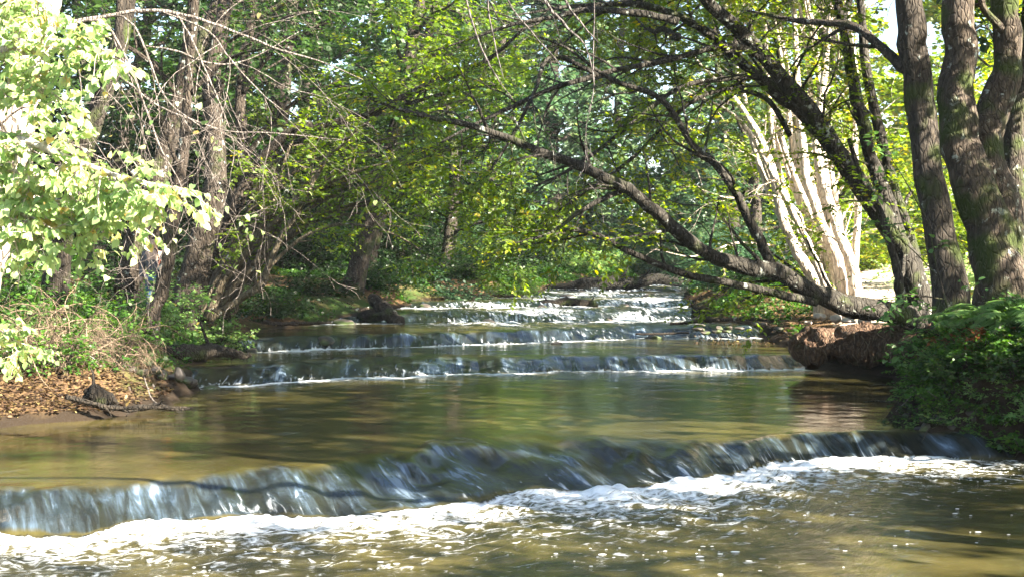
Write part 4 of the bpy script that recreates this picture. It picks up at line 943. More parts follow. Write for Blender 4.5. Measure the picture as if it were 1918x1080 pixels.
B = [  # x, y, r, h, material, leaf size, vmean, name, label
 (-5.75, 20.2, .65, .5, 'leaf_herb', .07, .45, 'bramble_bush', 'small green bramble just behind the dark log end on the beach'),
 (-6.5, 19.4, .75, .5, 'leaf_herb', .07, .5, 'bramble_bush', 'green bramble at the back of the leaf-strewn beach'),
 (-7.2, 21, 1.0, .9, 'leaf_herb', .08, .5, 'bramble_bush', 'bright green bramble mound below the dry brushwood'),
 (-6.4, 22.2, .9, .7, 'leaf_herb', .08, .55, 'bramble_bush', 'green bramble with sunlit tips hanging toward the dark stones'),
 (-7.9, 19.2, .9, .6, 'leaf_herb', .07, .5, 'bramble_bush', 'low bramble just above the leaf-strewn beach'),
 (-6.6, 25.3, 1.1, .9, 'leaf_fern', .09, .5, 'nettle_bush', 'pale green nettles in front of the thick sun-patched trunk'),
 (-7.7, 24.2, 1.1, .9, 'leaf_herb', .08, .4, 'nettle_bush', 'shaded nettles left of the thin leaning trunk'),
 (-6.0, 27.2, .8, .6, 'leaf_fern', .08, .6, 'nettle_bush', 'small nettle patch under the hazel stump at the water'),
 (-9.4, 25.5, 1.4, 1.5, 'leaf_herb', .1, .5, 'elder_bush', 'green elder bush right behind the dry brushwood'),
 (-9.6, 28.5, 1.5, 1.9, 'leaf_herb', .1, .45, 'elder_bush', 'elder bush beside the person among the left trunks'),
 (-12.5, 27, 1.8, 2.3, 'leaf_deep', .11, .4, 'elder_bush', 'dark elder bush left of the ash trunk'),
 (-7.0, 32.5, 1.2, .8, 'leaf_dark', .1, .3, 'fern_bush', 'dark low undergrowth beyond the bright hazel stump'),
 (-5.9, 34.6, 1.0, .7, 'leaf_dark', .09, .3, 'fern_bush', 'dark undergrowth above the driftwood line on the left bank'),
 (-5.2, 38.2, 1.1, .6, 'leaf_dark', .1, .3, 'bank_bush', 'low shaded bank plants at the foot of the stout waterside trunk'),
 (-4.0, 42.0, 1.2, .8, 'leaf_deep', .1, .2, 'bank_bush', 'blue-green bank plants left of the fifth ledge'),
 (-3.2, 45.0, 1.5, .9, 'leaf_deep', .11, .2, 'bank_bush', 'blue-green mound of plants where the left bank juts out'),
 (-1.7, 43.8, 1.2, .7, 'leaf_cool', .1, .3, 'bank_bush', 'low plants at the waterline between the fifth ledge and the left point'),
 (-.4, 46.6, 1.1, .6, 'leaf_herb', .1, .8, 'bank_bush', 'light green grass where the left point meets the rapids'),
 (-1.6, 48.0, 1.5, 1.3, 'leaf_deep', .11, .45, 'bank_bush', 'taller green bush on the left point'),
 (.1, 49.6, 1.0, .7, 'leaf_herb', .1, .85, 'bank_bush', 'bright grassy tuft at the tip of the left point'),
 (-.6, 56, 2.0, 2.2, 'leaf_deep', .14, .4, 'willow_bush', 'mid-green bush left of the upper reach'),
 (.6, 63, 2.2, 2.4, 'leaf_deep', .15, .5, 'willow_bush', 'bush by the water left of the big dark trunk'),
 (3.0, 63, 1.4, 1.1, 'leaf_fern', .12, .6, 'bank_bush', 'pale green grassy mound just behind the left end of the fallen trunk'),
 (4.6, 65.5, 1.5, 1.2, 'leaf_fern', .12, .65, 'bank_bush', 'pale green grassy mound behind the middle of the fallen trunk'),
 (6.6, 67.5, 1.6, 1.3, 'leaf_cool', .12, .6, 'bank_bush', 'low bluish plants behind the right end of the fallen trunk'),
 (4.2, 72, 2.4, 1.8, 'leaf_cool', .16, .6, 'willow_bush', 'pale green bush in front of the big dark trunk at the bend'),
 (6.6, 70, 2.6, 2.8, 'leaf_cool', .16, .45, 'willow_bush', 'rounded bluish bush behind the fallen trunk'),
 (8.8, 66, 2.4, 3.2, 'leaf_cool', .15, .35, 'willow_bush', 'tall bluish bush right of the fallen trunk'),
 (9.2, 58, 2.2, 2.6, 'leaf_cool', .14, .35, 'willow_bush', 'dark bluish bush at the right end of the fallen trunk'),
 (8.2, 51, 1.9, 1.7, 'leaf_cool', .13, .25, 'willow_bush', 'bush on the right bank beside the upper rapids'),
 (7.2, 46, 1.6, 1.2, 'leaf_cool', .12, .25, 'willow_bush', 'bluish bank bush behind the low stretched limb'),
 (6.6, 42, 1.5, .9, 'leaf_cool', .1, .2, 'bank_bush', 'bluish herbs hanging to the water at the fifth ledge on the right'),
 (6.6, 38.4, 1.2, .7, 'leaf_deep', .09, .3, 'bank_bush', 'dark green herbs on the right bank under the low limb'),
 (10.8, 33, 1.6, 1.5, 'leaf_lime', .12, .6, 'hazel_bush', 'glaring sunlit bush between the pale clump and the dark leaning stems'),
 (9.6, 29.8, .9, .9, 'leaf_lime', .1, .6, 'hazel_bush', 'small sunlit bush on the glaring ground behind the leaning tree'),
 (14, 30, 2.2, 2.8, 'leaf_hornbeam', .12, .65, 'hazel_bush', 'sunny bush seen between the heavy trunks'),
 (13.5, 38, 2.4, 3.0, 'leaf_hornbeam', .13, .6, 'hazel_bush', 'sunny thicket behind the heavy trunks'),
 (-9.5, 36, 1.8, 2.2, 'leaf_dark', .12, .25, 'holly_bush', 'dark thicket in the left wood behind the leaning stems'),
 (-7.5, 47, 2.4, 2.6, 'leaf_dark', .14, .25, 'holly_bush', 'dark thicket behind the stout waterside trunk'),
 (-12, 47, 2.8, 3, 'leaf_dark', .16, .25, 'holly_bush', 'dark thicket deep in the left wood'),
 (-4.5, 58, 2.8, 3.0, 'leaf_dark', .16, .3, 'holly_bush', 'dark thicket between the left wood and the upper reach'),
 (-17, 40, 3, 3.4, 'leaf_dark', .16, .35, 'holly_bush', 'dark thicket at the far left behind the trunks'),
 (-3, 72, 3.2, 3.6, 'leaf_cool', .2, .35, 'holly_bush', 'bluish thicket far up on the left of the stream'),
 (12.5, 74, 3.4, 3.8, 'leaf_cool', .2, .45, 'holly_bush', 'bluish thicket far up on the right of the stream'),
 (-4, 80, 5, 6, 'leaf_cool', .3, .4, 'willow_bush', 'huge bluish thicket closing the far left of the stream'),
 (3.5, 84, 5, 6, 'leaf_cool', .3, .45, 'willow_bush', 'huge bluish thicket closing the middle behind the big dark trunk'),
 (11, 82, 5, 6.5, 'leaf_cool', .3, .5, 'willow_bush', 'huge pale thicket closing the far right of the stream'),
 (19, 68, 5, 6, 'leaf_hornbeam', .26, .55, 'hazel_bush', 'large sunny thicket far back behind the heavy trunks'),
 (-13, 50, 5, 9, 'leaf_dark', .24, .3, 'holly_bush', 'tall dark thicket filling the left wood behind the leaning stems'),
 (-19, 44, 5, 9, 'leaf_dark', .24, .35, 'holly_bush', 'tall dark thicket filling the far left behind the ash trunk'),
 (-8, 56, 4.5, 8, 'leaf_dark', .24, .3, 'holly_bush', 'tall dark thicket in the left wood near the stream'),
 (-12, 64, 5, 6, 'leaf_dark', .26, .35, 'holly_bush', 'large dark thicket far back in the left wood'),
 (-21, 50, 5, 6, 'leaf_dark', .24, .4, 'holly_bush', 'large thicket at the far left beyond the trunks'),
 (13, 52, 2.4, 1.6, 'leaf_hornbeam', .15, .7, 'hazel_bush', 'yellow-green thicket on the right bank beyond the pale clump'),
]
for i, (x, y, r, h, lm, ls, vm, nm, lab) in enumerate(B):
    bush(nm, x, y, r, h, lab, lm, 400 + i, ns=int(16 + 7 * r), lsize=ls * 1.15, vmean=vm, tstep=.10 if r < 1.7 else .15, lstep=.075 if r < 1.7 else .11, tlen=.35 if r < 1.7 else .6)
# small herbs of the right foreground bank
HB = [(5.1 + .17 * (q % 6) + .05 * (q // 6), 16.75 + .27 * (q // 3), .42, .24 + .04 * (q % 4), 'trailing herb on the dark face of the near right bank') for q in range(18)] + [(5.75 + .22 * (q % 7), 15.95 + .3 * (q // 7) + .06 * (q % 3), .4, .26 + .04 * (q % 4), 'leafy herb crowding the lower right corner of the bank') for q in range(21)] + [(5.75, 17.2, .35, .45, 'leafy herb hanging over the dark edge of the near right bank'), (6.2, 16.9, .4, .5, 'dense green herb above the near ledge at the right edge'),
      (6.1, 17.7, .35, .4, 'low herb mat below the ferns on the right bank'), (5.6, 17.9, .3, .32, 'reddish-tinged low herb at the left end of the fern bank'),
      (6.5, 17.5, .4, .6, 'tall green herb at the right edge under the forked trunk'), (6.6, 16.6, .4, .6, 'bright green herb in the lower right corner of the bank'), (5.5, 17.1, .25, .25, 'small herb at the tip of the right bank'),
      (5.9, 16.5, .3, .3, 'small dark herb directly beside the falling water')]
for i, (x, y, r, h, lab) in enumerate(HB):
    bush('bank_herb', x + .12, y - .05, r, h, lab, ('leaf_herb', 'leaf_deep', 'leaf_herb', 'leaf_fern')[i % 4] if i not in (3, 9) else 'leaf_rust', 460 + i, ns=52, lsize=.066, vmean=.45, cat='herb', tlen=.2, tstep=.05, lstep=.035, group='herbs on the near right bank', carve=False)

def on_ground(px, py, d0, d1):
    for d in np.arange(d0, d1, .04):
        p = P(px, py, d)
        if p[2] < gz(p[0], p[1]): return p
    return P(px, py, d1)
rgb = random.Random(44)
for i in range(26):
    p = on_ground(rgb.uniform(1690, 1910), rgb.uniform(725, 815), 15, 19)
    bush('bank_herb', p[0], p[1], rgb.uniform(.14, .26), rgb.uniform(.12, .24), 'small herb clinging to the damp soil slope just above the near water', ('leaf_herb', 'leaf_fern', 'leaf_deep')[i % 3], 520 + i, ns=22, lsize=.05, vmean=.45,
         cat='herb', tlen=.14, tstep=.05, lstep=.035, group='small herbs on the near right soil slope', carve=False)

def fern(x, y, R, n, label, seed, z=None, face=None):
    rng = np.random.default_rng(seed)
    b = np.array([x, y, (gz(x, y) if z is None else z)])
    t = thing('fern', b, label, 'fern', 'ferns on the right bank')
    Xs = []; Ds = []; Ns = []; Ss = []
    m = MB()
    for i in range(n):
        th = (i + rng.random() * .7) / n * 2 * PI
        if face is not None: th = face + rng.uniform(-1.5, 1.5)
        L = R * rng.uniform(.75, 1.15); el = rng.uniform(.7, 1.2)
        d = np.array([math.cos(th) * math.cos(el), math.sin(th) * math.cos(el), math.sin(el)])
        k = 30; tt = (np.arange(k) + 1) / k
        hz = unit(np.array([math.cos(th), math.sin(th), 0]))
        c = b + d[None] * L * tt[:, None] + hz[None] * (.35 * L * tt ** 2)[:, None] + np.array([0, 0, -1.0]) * (.75 * L * tt ** 2.4)[:, None]
        m.tube(c[::3], np.linspace(.004, .0015, len(c[::3])), 4)
        tg = unit(np.gradient(c, axis=0)); side = unit(np.cross(tg, [0, 0, 1.0])); nn = unit(np.cross(side, tg))
        wd = L * .27 * np.sin(np.clip(tt * 1.08, 0, 1) * PI) ** .7 * (1 - .35 * tt) + .008
        for sg in (-1, 1):
            # each pinna: a row of small leaflets
            pd = unit(side * sg + tg * .35 + np.array([0, 0, -.25]))
            for j in range(1):
                f = 0
                Xs.append(c[4:] + pd[4:] * (wd[4:] * f)[:, None]); Ds.append(pd[4:] + tg[4:] * .25 + rng.normal(0, .08, pd[4:].shape)); Ns.append(nn[4:] + rng.normal(0, .2, pd[4:].shape)); Ss.append(wd[4:] * rng.uniform(.9, 1.1, len(wd) - 4))
    m.build('stalks', M['bark_dry'], t)
    X = np.concatenate(Xs); D = np.concatenate(Ds); Nn = np.concatenate(Ns); sz = np.concatenate(Ss)
    v = np.clip(np.full(len(X), .5) + rng.normal(0, .12, len(X)), 0, .9)
    leaf_obj('fronds', M['leaf_fern'], t, X, D, Nn, sz, 'pinna', rng, False, v)
FN = [(5.35, 17.3, .62, 11, 'fern reaching furthest left over the water on the right bank', 3.0), (5.75, 17.4, .8, 14, 'big pale green fern in front of the straight dark trunk', None),
      (6.2, 17.6, .85, 14, 'tallest fern, in front of the forked trunk', None), (6.5, 17.0, .7, 12, 'fern cut by the right edge of the view', None), (5.85, 16.9, .7, 12, 'lower fern hanging toward the near pool', 3.9),
      (6.75, 18.4, .8, 12, 'fern behind the others against the mossy trunk base', None)]
for i, (x, y, R, n, lab, fc) in enumerate(FN): fern(x + .3, y, R * 1.2, n + 2, lab, 480 + i, gz(x + .3, y) + .25, fc)

# leaves in front of the straight trunk (broad, in shade)
a = []
add(a, 0, (1800, 720, 18.0, .02), (1790, 640, 17.9, .016), (1770, 560, 17.8, .013), (1750, 480, 17.8, .01), (1740, 400, 17.8, .006))
add(a, 1, (1785, 640, 17.9, .01), (1730, 620, 17.7, .008), (1680, 640, 17.5, .004)); add(a, 1, (1770, 560, 17.8, .009), (1700, 550, 17.6, .007), (1660, 560, 17.5, .003))
add(a, 1, (1780, 600, 17.9, .009), (1840, 560, 17.6, .007), (1900, 555, 17.5, .003)); add(a, 1, (1760, 520, 17.8, .009), (1700, 460, 17.6, .006), (1650, 420, 17.5, .003))
add(a, 1, (1745, 430, 17.8, .009), (1690, 330, 17.6, .006), (1640, 255, 17.5, .003)); add(a, 1, (1780, 600, 17.9, .009), (1740, 590, 17.6, .006), (1690, 660, 17.4, .003))
limb_tree('elm_sapling', P(1800, 740, 18.0), 'young sapling with bluish broad leaves growing against the straight dark trunk', 'sapling', 'bark_dark', 'leaf_fern', a, 71, subs=16, sublen=.5, tlen=.2, tstep=.1, lstep=.07, lsize=.11, hang=.2, tilt=.35, t0=.1, bare=.35, vmean=.3, sub2=1)

# ground cover and leaf litter
rng = np.random.default_rng(77)
def scatter(n, x0, x1, y0, y1, smin=.05, smax=6):
    x = rng.uniform(x0, x1, n); y = rng.uniform(y0, y1, n); s = bank_dist(x, y)
    k = (s > smin) & (s < smax); return x[k], y[k]
x, y = scatter(60000, -13, 14, 14, 60, .03, 5)
xb = rng.uniform(-9, -4.3, 16000); yb = rng.uniform(15.5, 20.5, 16000); kb = bank_dist(xb, yb) > .02; x = np.concatenate([x, xb[kb]]); y = np.concatenate([y, yb[kb]])
z = ground_z(x, y) + rng.uniform(.0, .03, len(x)); D = rng.normal(0, 1, (len(x), 3)) * [1, 1, .25]; Nn = rng.normal(0, .3, (len(x), 3)) + [0, 0, 1]
tag(leaf_obj('leaf_litter', M['leaf_dry'], None, np.stack([x, y, z], 1), D, Nn, rng.uniform(.035, .085, len(x)), 'oval', rng, False), 'fallen brown and yellow leaves strewn on both banks', 'leaf litter', kind='stuff')
x, y = scatter(90000, -16, 18, 17.5, 75, .15, 9)
dn = N1.fbm(x * .35 + 5, y * .35) + .3 * (y > 52) - .22 * ((x < -4) & (y > 30) & (y < 44)) + np.where(x > 0, .02, 0) - .25 * ((x < -3) & (y < 21))
k = (dn > -.02) & ~((x > 6.5) & (x < 13) & (y > 26.5) & (y < 34)) & ~(np.abs(x - 8.3 - (y - 29) * .27) < 1.9 + 0 * y); x = x[k]; y = y[k]
c = len(x); x = np.repeat(x, 7) + rng.normal(0, .06, c * 7); y = np.repeat(y, 7) + rng.normal(0, .06, c * 7)
z = ground_z(x, y) + rng.uniform(.01, .22, len(x)); D = rng.normal(0, 1, (len(x), 3)) * [1, 1, .4] + [0, 0, .3]; Nn = rng.normal(0, .5, (len(x), 3)) + [0, 0, 1]
tag(leaf_obj('ground_cover', M['leaf_herb'], None, np.stack([x, y, z], 1), D, Nn, rng.uniform(.03, .09, len(x)) * (1 + y / 90), 'kite', rng, False, np.clip(rng.normal(.35, .2, len(x)), 0, 1)), 'low green herbs and grass covering the forest floor', 'ground cover', kind='stuff')

# pale strip added along the right bank, its colour giving the sun glare
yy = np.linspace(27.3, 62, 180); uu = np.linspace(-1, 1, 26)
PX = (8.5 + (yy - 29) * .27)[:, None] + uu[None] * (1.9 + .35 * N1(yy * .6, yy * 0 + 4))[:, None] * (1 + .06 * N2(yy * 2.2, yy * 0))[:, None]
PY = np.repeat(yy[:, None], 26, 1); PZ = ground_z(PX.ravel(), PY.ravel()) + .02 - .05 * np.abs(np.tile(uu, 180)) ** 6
sm, snt, SN, SL = new_mat('glare_sand')
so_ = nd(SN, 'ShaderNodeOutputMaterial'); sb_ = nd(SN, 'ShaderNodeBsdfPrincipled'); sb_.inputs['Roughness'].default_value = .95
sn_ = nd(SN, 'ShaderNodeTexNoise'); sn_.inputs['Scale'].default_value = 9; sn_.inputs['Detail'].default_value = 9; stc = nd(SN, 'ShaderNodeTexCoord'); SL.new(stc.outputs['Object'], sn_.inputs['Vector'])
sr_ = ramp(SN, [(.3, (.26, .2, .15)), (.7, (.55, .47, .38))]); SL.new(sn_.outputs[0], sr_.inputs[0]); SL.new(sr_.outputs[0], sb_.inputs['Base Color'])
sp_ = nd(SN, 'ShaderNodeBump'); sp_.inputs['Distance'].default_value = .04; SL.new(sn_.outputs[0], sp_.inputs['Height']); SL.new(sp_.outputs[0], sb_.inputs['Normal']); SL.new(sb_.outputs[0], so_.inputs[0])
tag(link('glare_strip', raw_mesh('glare_strip', np.stack([PX.ravel(), PY.ravel(), PZ], 1), [gridq(180, 26)]), sm), 'pale strip added for sun glare on the right bank', 'glare_strip', kind='structure')

# ------------------------------------------------------------------ dry brushwood on the left bank
def brush(px, py, d, R, H, n, label, seed, dens=1.0):
    rng = np.random.default_rng(seed)
    c = P(px, py, d); c[2] = gz(c[0], c[1]) + .1
    t = thing('brushwood', c - [0, 0, .15], label, 'dead branches')
    m = MB(); tw = MB()
    for i in range(n):
        th = rng.uniform(-.5, PI + .5) + PI * (rng.random() < .5)
        o = rng.normal(0, .28, 3) * [R, R * .6, .1]
        top = rng.uniform(.4, 1.05) * H
        d0 = np.array([rng.normal(0, .8), rng.normal(0, .5), 1.0 * rng.uniform(.3, 1.2)])
        b = wander(c + o, d0, R * rng.uniform(.7, 1.5), rng, 12, .2, -.16)
        m.tube(b, np.linspace(.012, .003, len(b)), 5)
        A = []; Bq = []; C2 = []
        for q in range(int(26 * dens)):
            j = rng.integers(2, len(b) - 1); p = b[j] + (b[j + 1] - b[j]) * rng.random() if j + 1 < len(b) else b[j]
            dd = unit(rng.normal(0, .6, 3) + [0, 0, -.55]) * rng.uniform(.1, .42)
            A.append(p); Bq.append(p + dd * .5); C2.append(p + dd + [0, 0, -.05] + rng.normal(0, .03, 3))
        A = np.array(A); Bq = np.array(Bq); C2 = np.array(C2)
        tw.prisms(A, Bq, .0026, .002); tw.prisms(Bq, C2, .002, .001)
    m.build('branches', M['bark_dry'], t)['kind'] = 'stuff'
    tw.build('twigs', M['bark_dry'], t)['kind'] = 'stuff'
brush(90, 600, 20.0, 1.1, 1.7, 95, 'tangle of dry tan twigs standing on the left bank under the linden', 501)
brush(205, 590, 20.8, .8, 1.3, 55, 'smaller dry twig tangle drooping over the brambles, right of the big one', 502)
brush(20, 690, 14.8, .4, .5, 14, 'small dark dead tuft at the very left by the water', 503, .6)

# ------------------------------------------------------------------ logs, roots, stones
def log_(name, pts, label, cat='log', bark='bark_wet', n=12, rough=.22, seed=1, stubs=0, group=None, extra=None):
    rng = np.random.default_rng(seed)
    p, r = PL(*pts); c, rr = curve(p, r, 6, .4, rng)
    o = c[len(c) // 2].copy()
    t = thing(name, o, label, cat, group)
    m = MB(); m.tube(c, rr, n, rough, rng); m.build('trunk', M[bark], t)
    for i in range(stubs):
        q = rng.integers(2, len(c) - 2); b = wander(c[q], rng.normal(0, 1, 3) + [0, 0, .5], rr[q] * rng.uniform(2, 5), rng, 4, .2)
        m = MB(); m.tube(b, np.linspace(rr[q] * .35, .008, len(b)), 6, .1, rng); m.build('stub', M[bark], t)
    return t
log_('fallen_trunk', [(960, 541, 56, .06), (1060, 538, 54, .2), (1110, 535, 54, .3), (1150, 530, 54, .28), (1210, 525, 54.3, .24), (1270, 524, 55, .2), (1330, 532, 58, .15)], 'dark mossy trunk fallen across the upper stream', bark='bark_shaded', seed=3, stubs=4)
log_('drift_log', [(985, 571, 43, .05), (1020, 568, 43, .13), (1060, 565, 43, .17), (1100, 568, 43, .14), (1122, 572, 43, .06)], 'mossy log lodged in the middle of the rapids', seed=4, stubs=5)
log_('leaning_stump', [(698, 560, 36.5, .16), (716, 572, 36.3, .17), (735, 590, 36, .16), (752, 606, 35.7, .15)], 'broken brown stump slanting into the fourth ledge', bark='bark_brown', seed=5, stubs=1)
log_('drift_log', [(670, 592, 36.6, .1), (690, 590, 36.4, .13), (715, 593, 36.2, .13), (738, 598, 36.1, .1)], 'black rotten log beside the slanting stump', seed=6)
log_('drift_log', [(285, 655, 24.2, .1), (330, 655, 24.3, .16), (380, 658, 24.5, .15), (430, 660, 24.8, .1), (470, 664, 25, .05)], 'dark rotten log lying along the left bank above the second ledge', seed=7, stubs=3)
log_('drift_branch', [(125, 742, 17.6, .03), (160, 752, 17.6, .035), (195, 760, 17.6, .03), (240, 763, 17.7, .025), (350, 762, 17.9, .012)], 'dark stripped branch lying at the edge of the leaf beach', bark='bark_wet', seed=8, stubs=2)
log_('drift_log', [(160, 738, 18, .06), (178, 742, 18, .11), (200, 748, 18, .1), (222, 752, 18, .05)], 'short dark log end on the leaf beach', seed=9, stubs=1)
log_('drift_branch', [(205, 762, 17.9, .03), (250, 764, 18, .04), (300, 761, 18.1, .035), (340, 765, 18.2, .02), (362, 762, 18.2, .008)], 'dark wet branch half sunk along the beach edge', seed=10, stubs=6)
log_('drift_branch', [(270, 705, 19.4, .006), (278, 730, 19, .009), (290, 752, 18.6, .01), (320, 763, 18.5, .008)], 'thin grey twig sticking up out of the pool by the beach', bark='bark_twig', seed=11, stubs=3)
log_('drift_branch', [(-20, 628, 13, .016), (20, 626, 13, .016), (60, 618, 13, .013), (105, 609, 13, .006)], 'pale stick jutting in from the left edge over the herbs', bark='bark_dry', seed=12)
log_('drift_branch', [(40, 600, 14.5, .009), (55, 660, 14.5, .009), (75, 705, 14.6, .008), (95, 730, 14.8, .005)], 'thin tan stem hanging down in front of the brambles', bark='bark_dry', seed=13)
log_('drift_branch', [(420, 606, 33, .05), (480, 603, 33, .06), (540, 606, 33.2, .05), (620, 604, 33.4, .03)], 'driftwood pole along the left waterline below the hazel', bark='bark_brown', seed=14, stubs=6)
log_('drift_branch', [(620, 575, 37, .03), (650, 580, 37, .05), (690, 577, 37, .04)], 'reddish driftwood piece behind the black rotten log', bark='bark_brown', seed=15, stubs=3)
log_('drift_branch', [(1255, 606, 34, .03), (1320, 600, 34, .05), (1390, 597, 34, .05), (1450, 601, 33.5, .03)], 'driftwood pole on the gravel bar by the right bank', bark='bark_brown', seed=16, stubs=4)
log_('drift_branch', [(1668, 752, 18.3, .01), (1690, 735, 18.2, .022), (1715, 700, 18, .03), (1730, 690, 17.9, .03)], 'dark root reaching down from the fern bank to the pool', seed=17, stubs=4)
log_('drift_branch', [(1678, 770, 17.6, .006), (1700, 748, 17.5, .009), (1722, 722, 17.4, .008)], 'pale straight stick leaning on the fern bank', bark='bark_twig', seed=18)
log_('drift_branch', [(1618, 752, 19, .008), (1650, 750, 19, .012), (1680, 753, 18.8, .014), (1710, 752, 18.6, .01)], 'thin dark twig floating in the golden pool by the fern bank', seed=19, stubs=1)
log_('drift_branch', [(1190, 625, 31, .02), (1230, 624, 31, .03), (1290, 622, 31, .02)], 'small dark branch stranded in the shallows', seed=20, stubs=2)

# root-bound bank overhanging the water under the leaning tree
rng = np.random.default_rng(31)
c0, c1 = P(1478, 645, 25.7), P(1760, 640, 24.6)
t = thing('undercut_bank', (c0 + c1) / 2 - [0, 0, .3], 'overhanging root-bound clump of earth under the leaning tree with pale sunlit top', 'earth clump')
n = 60; kk = 28
f = np.linspace(0, 1, n); th = np.arange(kk) * 2 * PI / kk
ax = c0[None] + (c1 - c0)[None] * f[:, None]
rr = np.interp(f, [0, .04, .12, .4, .8, 1], [.12, .26, .36, .38, .42, .45])
TH, FF = np.meshgrid(th, f); Rr = rr[:, None] * (1 + .22 * N1(FF * 7, TH * 1.3) + .2 * N3(FF * 16, TH * 2.6) + .12 * N2(FF * 40, TH * 5))
V = ax[:, None] + np.stack([0 * TH, -np.cos(TH) * Rr * 1.25, np.sin(TH) * Rr], -1)
V[..., 2] = np.where(np.sin(TH) > .3, V[..., 2] - .05, V[..., 2])
V = V.reshape(-1, 3); i = np.arange(n - 1)[:, None] * kk; j = np.arange(kk)[None]
Q = np.stack([i + j, i + (j + 1) % kk, i + kk + (j + 1) % kk, i + kk + j], -1).reshape(-1, 4)
m = MB(); m.add(np.vstack([V, ax[0], ax[-1]]), Q, np.vstack([np.stack([(np.arange(kk) + 1) % kk, np.arange(kk), np.full(kk, n * kk)], -1)]))
M['earth'] = bark_mat('root_earth', (.03, .018, .012), (.085, .05, .032), (.2, .13, .085), moss=.3, scale=6)
m.build('earth', M['earth'], t)
m = MB()
for i in range(45):
    f_ = rng.random() ** .9; p = c0 + (c1 - c0) * f_; r = np.interp(f_, [0, .1, 1], [.2, .36, .42]); a_ = rng.uniform(-.3, .75)
    s = p + np.array([0, -math.cos(a_) * r * 1.27, math.sin(a_) * r])
    b = wander(s, [rng.normal(0, .25), -.35, -.5], rng.uniform(.12, .38), rng, 6, .25, -.3)
    m.tube(b, np.linspace(rng.uniform(.004, .016), .003, len(b)), 4)
m.build('hanging_roots', M['bark_dry'], t)['kind'] = 'stuff'

def rock(name, x, y, z, s, label, mat, seed, group=None, cat='stone'):
    rg = np.random.default_rng(seed)
    nu, nv = 22, 14
    th = np.arange(nu) * 2 * PI / nu; ph = np.linspace(0, PI, nv)
    TH, PH = np.meshgrid(th, ph); q = np.stack([np.cos(TH) * np.sin(PH), np.sin(TH) * np.sin(PH), np.cos(PH)], -1).reshape(-1, 3)
    # facet by random planes
    r = np.ones(len(q))
    for k in range(9):
        nrm = unit(rg.normal(0, 1, 3)); dd = rg.uniform(.55, .9); dp = q @ nrm
        r = np.where(dp > 1e-3, np.minimum(r, dd / np.maximum(dp, 1e-3)), r)
    r = r * (1 + .05 * N1(q[:, 0] * 4 + seed, q[:, 2] * 4 + q[:, 1] * 3))
    V = q * r[:, None] * np.array(s)[None]
    i = np.arange(nv - 1)[:, None] * nu; j = np.arange(nu)[None]
    Q = np.stack([i + j, i + nu + j, i + nu + (j + 1) % nu, i + (j + 1) % nu], -1).reshape(-1, 4)
    me = raw_mesh(name, V, [Q], True)
    o = link(name, me, M[mat], None, (x, y, z)); o.rotation_euler = (0, 0, rg.uniform(0, 6))
    return tag(o, label, cat, group)
ST = [(1535, 592, 25.9, .16, .07, 'flat pale stone at the left end on top of the root clump'), (1565, 596, 25.8, .13, .08, 'grey stone propped behind the flat one on the root clump'),
      (1590, 600, 25.6, .18, .07, 'widest sunlit slab on the root clump'), (1618, 603, 25.5, .14, .08, 'pale wedge stone at the right under the low limb'),
      (1512, 604, 25.7, .09, .05, 'small stone at the outer left lip of the root clump')]
for i, (px, py, d, s, h, lab) in enumerate(ST):
    p = P(px, py, d); rock('bank_stone', p[0], p[1], p[2], (s, s * .8, h), lab, 'stone_pale', 600 + i, 'pale stones on the root clump')
rg = random.Random(9)
for i in range(16):
    px = 232 + i * 8 + rg.uniform(-5, 5); py = 716 - rg.uniform(0, 26); d = 21.9 - (py - 716) * -.05; p = P(px, py, d)
    rock('wet_stone', p[0], p[1], p[2], (rg.uniform(.08, .2), rg.uniform(.08, .18), rg.uniform(.06, .13)), 'wet dark stone in the heap at the left end of the second ledge', 'stone_wet', 620 + i, 'wet stones left of the second ledge')
LG = [(-3.9, 29.2, .3), (3.4, 33.1, .22), (-4.3, 35.2, .34), (-.6, 36.3, .26), (2.6, 37.2, .2), (4.9, 36.6, .3), (-2.6, 40.8, .26), (3.4, 42.3, .3), (.9, 41.9, .2), (1.9, 46.8, .26), (4.6, 47.4, .3), (5.8, 52.4, .34), (2.6, 52.2, .3), (-4.9, 22.4, .16), (1.0, 30.9, .14), (-5.2, 27.8, .2)]
for i, (x, y, s_) in enumerate(LG):
    rock('ledge_boulder', x, y, float(water_z(x, y)[0]) - s_ * .05, (s_ * 1.2, s_ * .8, s_ * .42), 'dark wet boulder breaking the water on an upper ledge', 'stone_wet', 700 + i, 'boulders on the ledges')
for i in range(12):
    p = on_ground(rg.uniform(1690, 1860), rg.uniform(770, 815), 15, 19)
    rock('slope_stone', p[0], p[1], p[2], (rg.uniform(.05, .13), rg.uniform(.05, .1), rg.uniform(.03, .08)), 'dark stone stuck in the damp soil slope under the ferns', 'stone_wet', 760 + i, 'stones in the near right soil slope')
for i in range(7):
    p = on_ground(rg.uniform(1690, 1850), rg.uniform(735, 780), 15, 19); rn = np.random.default_rng(780 + i)
    b = wander(p + [0, .05, .03], [rg.uniform(-.7, .2), -.5, -.6], rg.uniform(.3, .6), rn, 8, .3, -.05); m = MB(); m.tube(b, np.linspace(.018, .004, len(b)), 6, .15, rn)
    tag(m.build('tree_root', M['bark_wet'], None, p), 'thin bare root creeping down the damp soil slope under the ferns', 'root', 'roots on the near right soil slope')
p = P(262, 680, 21.6); rock('dark_boulder', p[0], p[1], p[2], (.24, .2, .13), 'black rounded boulder above the wet stone heap', 'stone_wet', 650)
